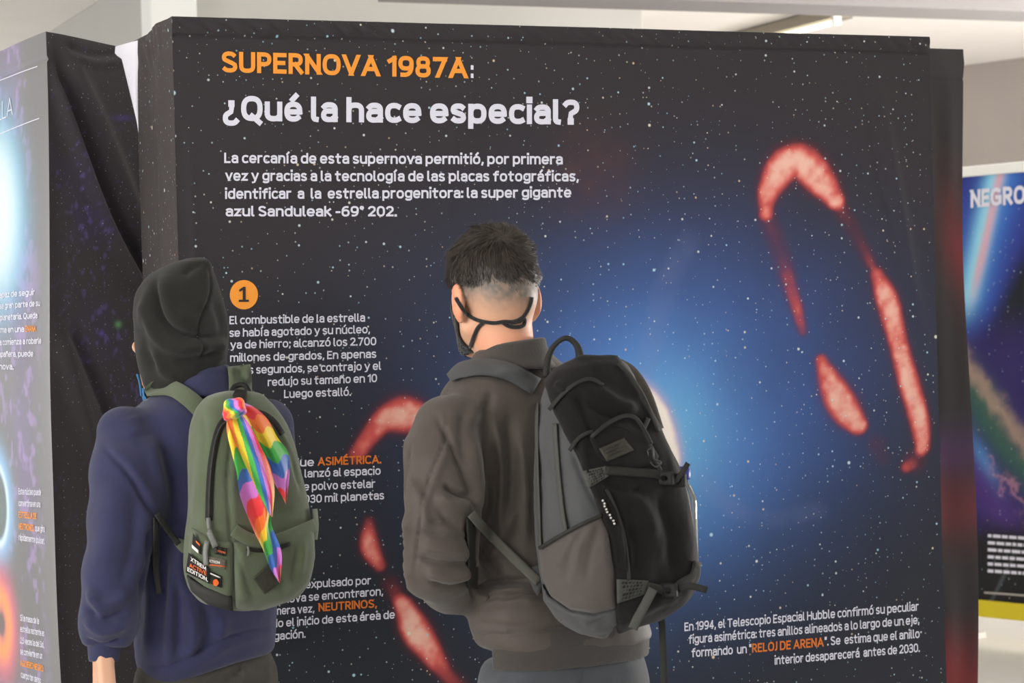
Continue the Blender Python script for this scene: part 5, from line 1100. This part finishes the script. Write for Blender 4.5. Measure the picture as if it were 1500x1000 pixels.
for k in range(9):
    x = np.interp(k, [0, 3, 8], [883, 887, 900]) + (k % 2) * 1.2; y = 733 + k * 4.2; d = drape(np.array([x]), np.array([y]), pk2f, .009, 3.7, 4.2)[0]; c = P(x, y, d)
    solid('cord_bead', lambda p: np.linalg.norm(p - c, axis=1) - .0022, c - .005, c + .005, .0014, M_bead, bp2)
ribbon('side_strap', [(812, 620), (816, 680), (822, 740), (829, 783)], 7, pk2, .004, 3.7, 4.2, M_webl, bp2)
ribbon('side_piping', [(786, 590), (786, 660), (788, 730), (791, 800)], 5, pk2, .004, 3.7, 4.2, M_webl, bp2, default=4.14)
tube('grab_loop', [P(800, 552, 4.08), P(803, 525, 4.09), P(812, 506, 4.09), P(828, 495, 4.09), P(842, 502, 4.09), P(849, 518, 4.08), P(848, 540, 4.07)], .0055, M_web, bp2, rs=([0, .4, .7, 1], [.007, .0045, .006, .009]))
jc = lambda p: np.minimum(jacket(p), collar2(p))
ribbon('shoulder_strap', [(657, 553), (678, 541), (712, 537), (748, 545), (786, 566)], 27, jc, .012, 3.9, 4.5, M_pgrey, bp2, lift=-.002, taper=([0, .25, 1], [.45, .9, 1.0]))
ribbon('shoulder_strap', [(905, 535), (925, 548), (945, 580), (962, 630)], 22, jc, .012, 3.9, 4.6, M_jacket, bp2, default=4.20)
def chest_strap(fr, s, parent, mat, rt): tube('shoulder_strap_front', [fr.w(s * .105, -.03, -.02), fr.w(s * .11, .045, -.03), fr.w(s * .11, .080, -.11), fr.w(s * .12, .084, -.24), fr.w(s * .150, .04, -.33), fr.w(s * .12, -.04, -.36)], rt, mat, parent)
for s_ in (-1, 1): chest_strap(Frame(P(770, 560, D2), Y2), s_, bp2, M_pgrey, .012)
M_webj = material('strap_webbing', (92, 92, 85), .75, bump=.3, bscale=500)
ribbon('lower_strap', [(690, 752), (715, 780), (750, 815), (790, 852)], 14, jacket, .003, 3.9, 4.5, M_webj, bp2, lift=.010)
ribbon('strap_wing', [(800, 850), (786, 842), (776, 838)], 40, jacket, .006, 3.8, 4.5, M_pgrey, bp2, lift=.004, taper=([0, 1], [1.3, .4]))
ribbon('strap_end', [(690, 758), (692, 790), (693, 830), (692, 862)], 15, jacket, .003, 3.9, 4.5, M_web, bp2, lift=-.004)
panel_on('right_pocket', pk2, [(985, 706), (1000, 700), (1012, 722), (1019, 780), (1022, 850), (1008, 858), (1004, 800), (994, 740)], .010, .04, DB2, M_pbrown, bp2, h=.0045)

for s_ in (-1, 1): chest_strap(Frame(P(300, 572, D1), Y1), s_, bp1, M_olive, .010)

# ================= water bottle in the right pocket =================
bt0 = P(1000, 772, 4.11); bt = empty('water_bottle', bt0, 'clear plastic water bottle with a blue cap in the side pocket of the black backpack', 'bottle')
def lathe(nm, prof, mat, parent, o, ax, seg=24):
    ax = ax / np.linalg.norm(ax); a = np.cross(ax, [0, 1, 0]); a /= np.linalg.norm(a); b = np.cross(ax, a)
    V = [o + ax * z + r * (a * math.cos(2 * math.pi * k / seg) + b * math.sin(2 * math.pi * k / seg)) for r, z in prof for k in range(seg)]
    Fc = [(i * seg + k, i * seg + (k + 1) % seg, (i + 1) * seg + (k + 1) % seg, (i + 1) * seg + k) for i in range(len(prof) - 1) for k in range(seg)]
    Fc += [tuple(range(seg))[::-1], tuple((len(prof) - 1) * seg + k for k in range(seg))]
    return mesh_obj(nm, V, Fc, mat, parent)
axb = P(998, 691, 4.09) - bt0; Lb = np.linalg.norm(axb)
M_pet = material('clear_plastic', (225, 235, 240), .08, spec=.6); M_pet.node_tree.nodes['Principled BSDF'].inputs['Transmission Weight'].default_value = .85; M_pet.node_tree.nodes['Principled BSDF'].inputs['IOR'].default_value = 1.2
lathe('bottle_body', [(.024, -.08), (.027, -.07), (.027, Lb - .055), (.025, Lb - .045), (.018, Lb - .028), (.0125, Lb - .02), (.0125, Lb - .008)], M_pet, bt, bt0, axb)
lathe('cap', [(.0155, Lb - .012), (.0162, Lb - .008), (.0160, Lb + .004), (.0140, Lb + .0065), (.005, Lb + .007)], material('blue_cap', (40, 52, 150), .4), bt, bt0, axb)
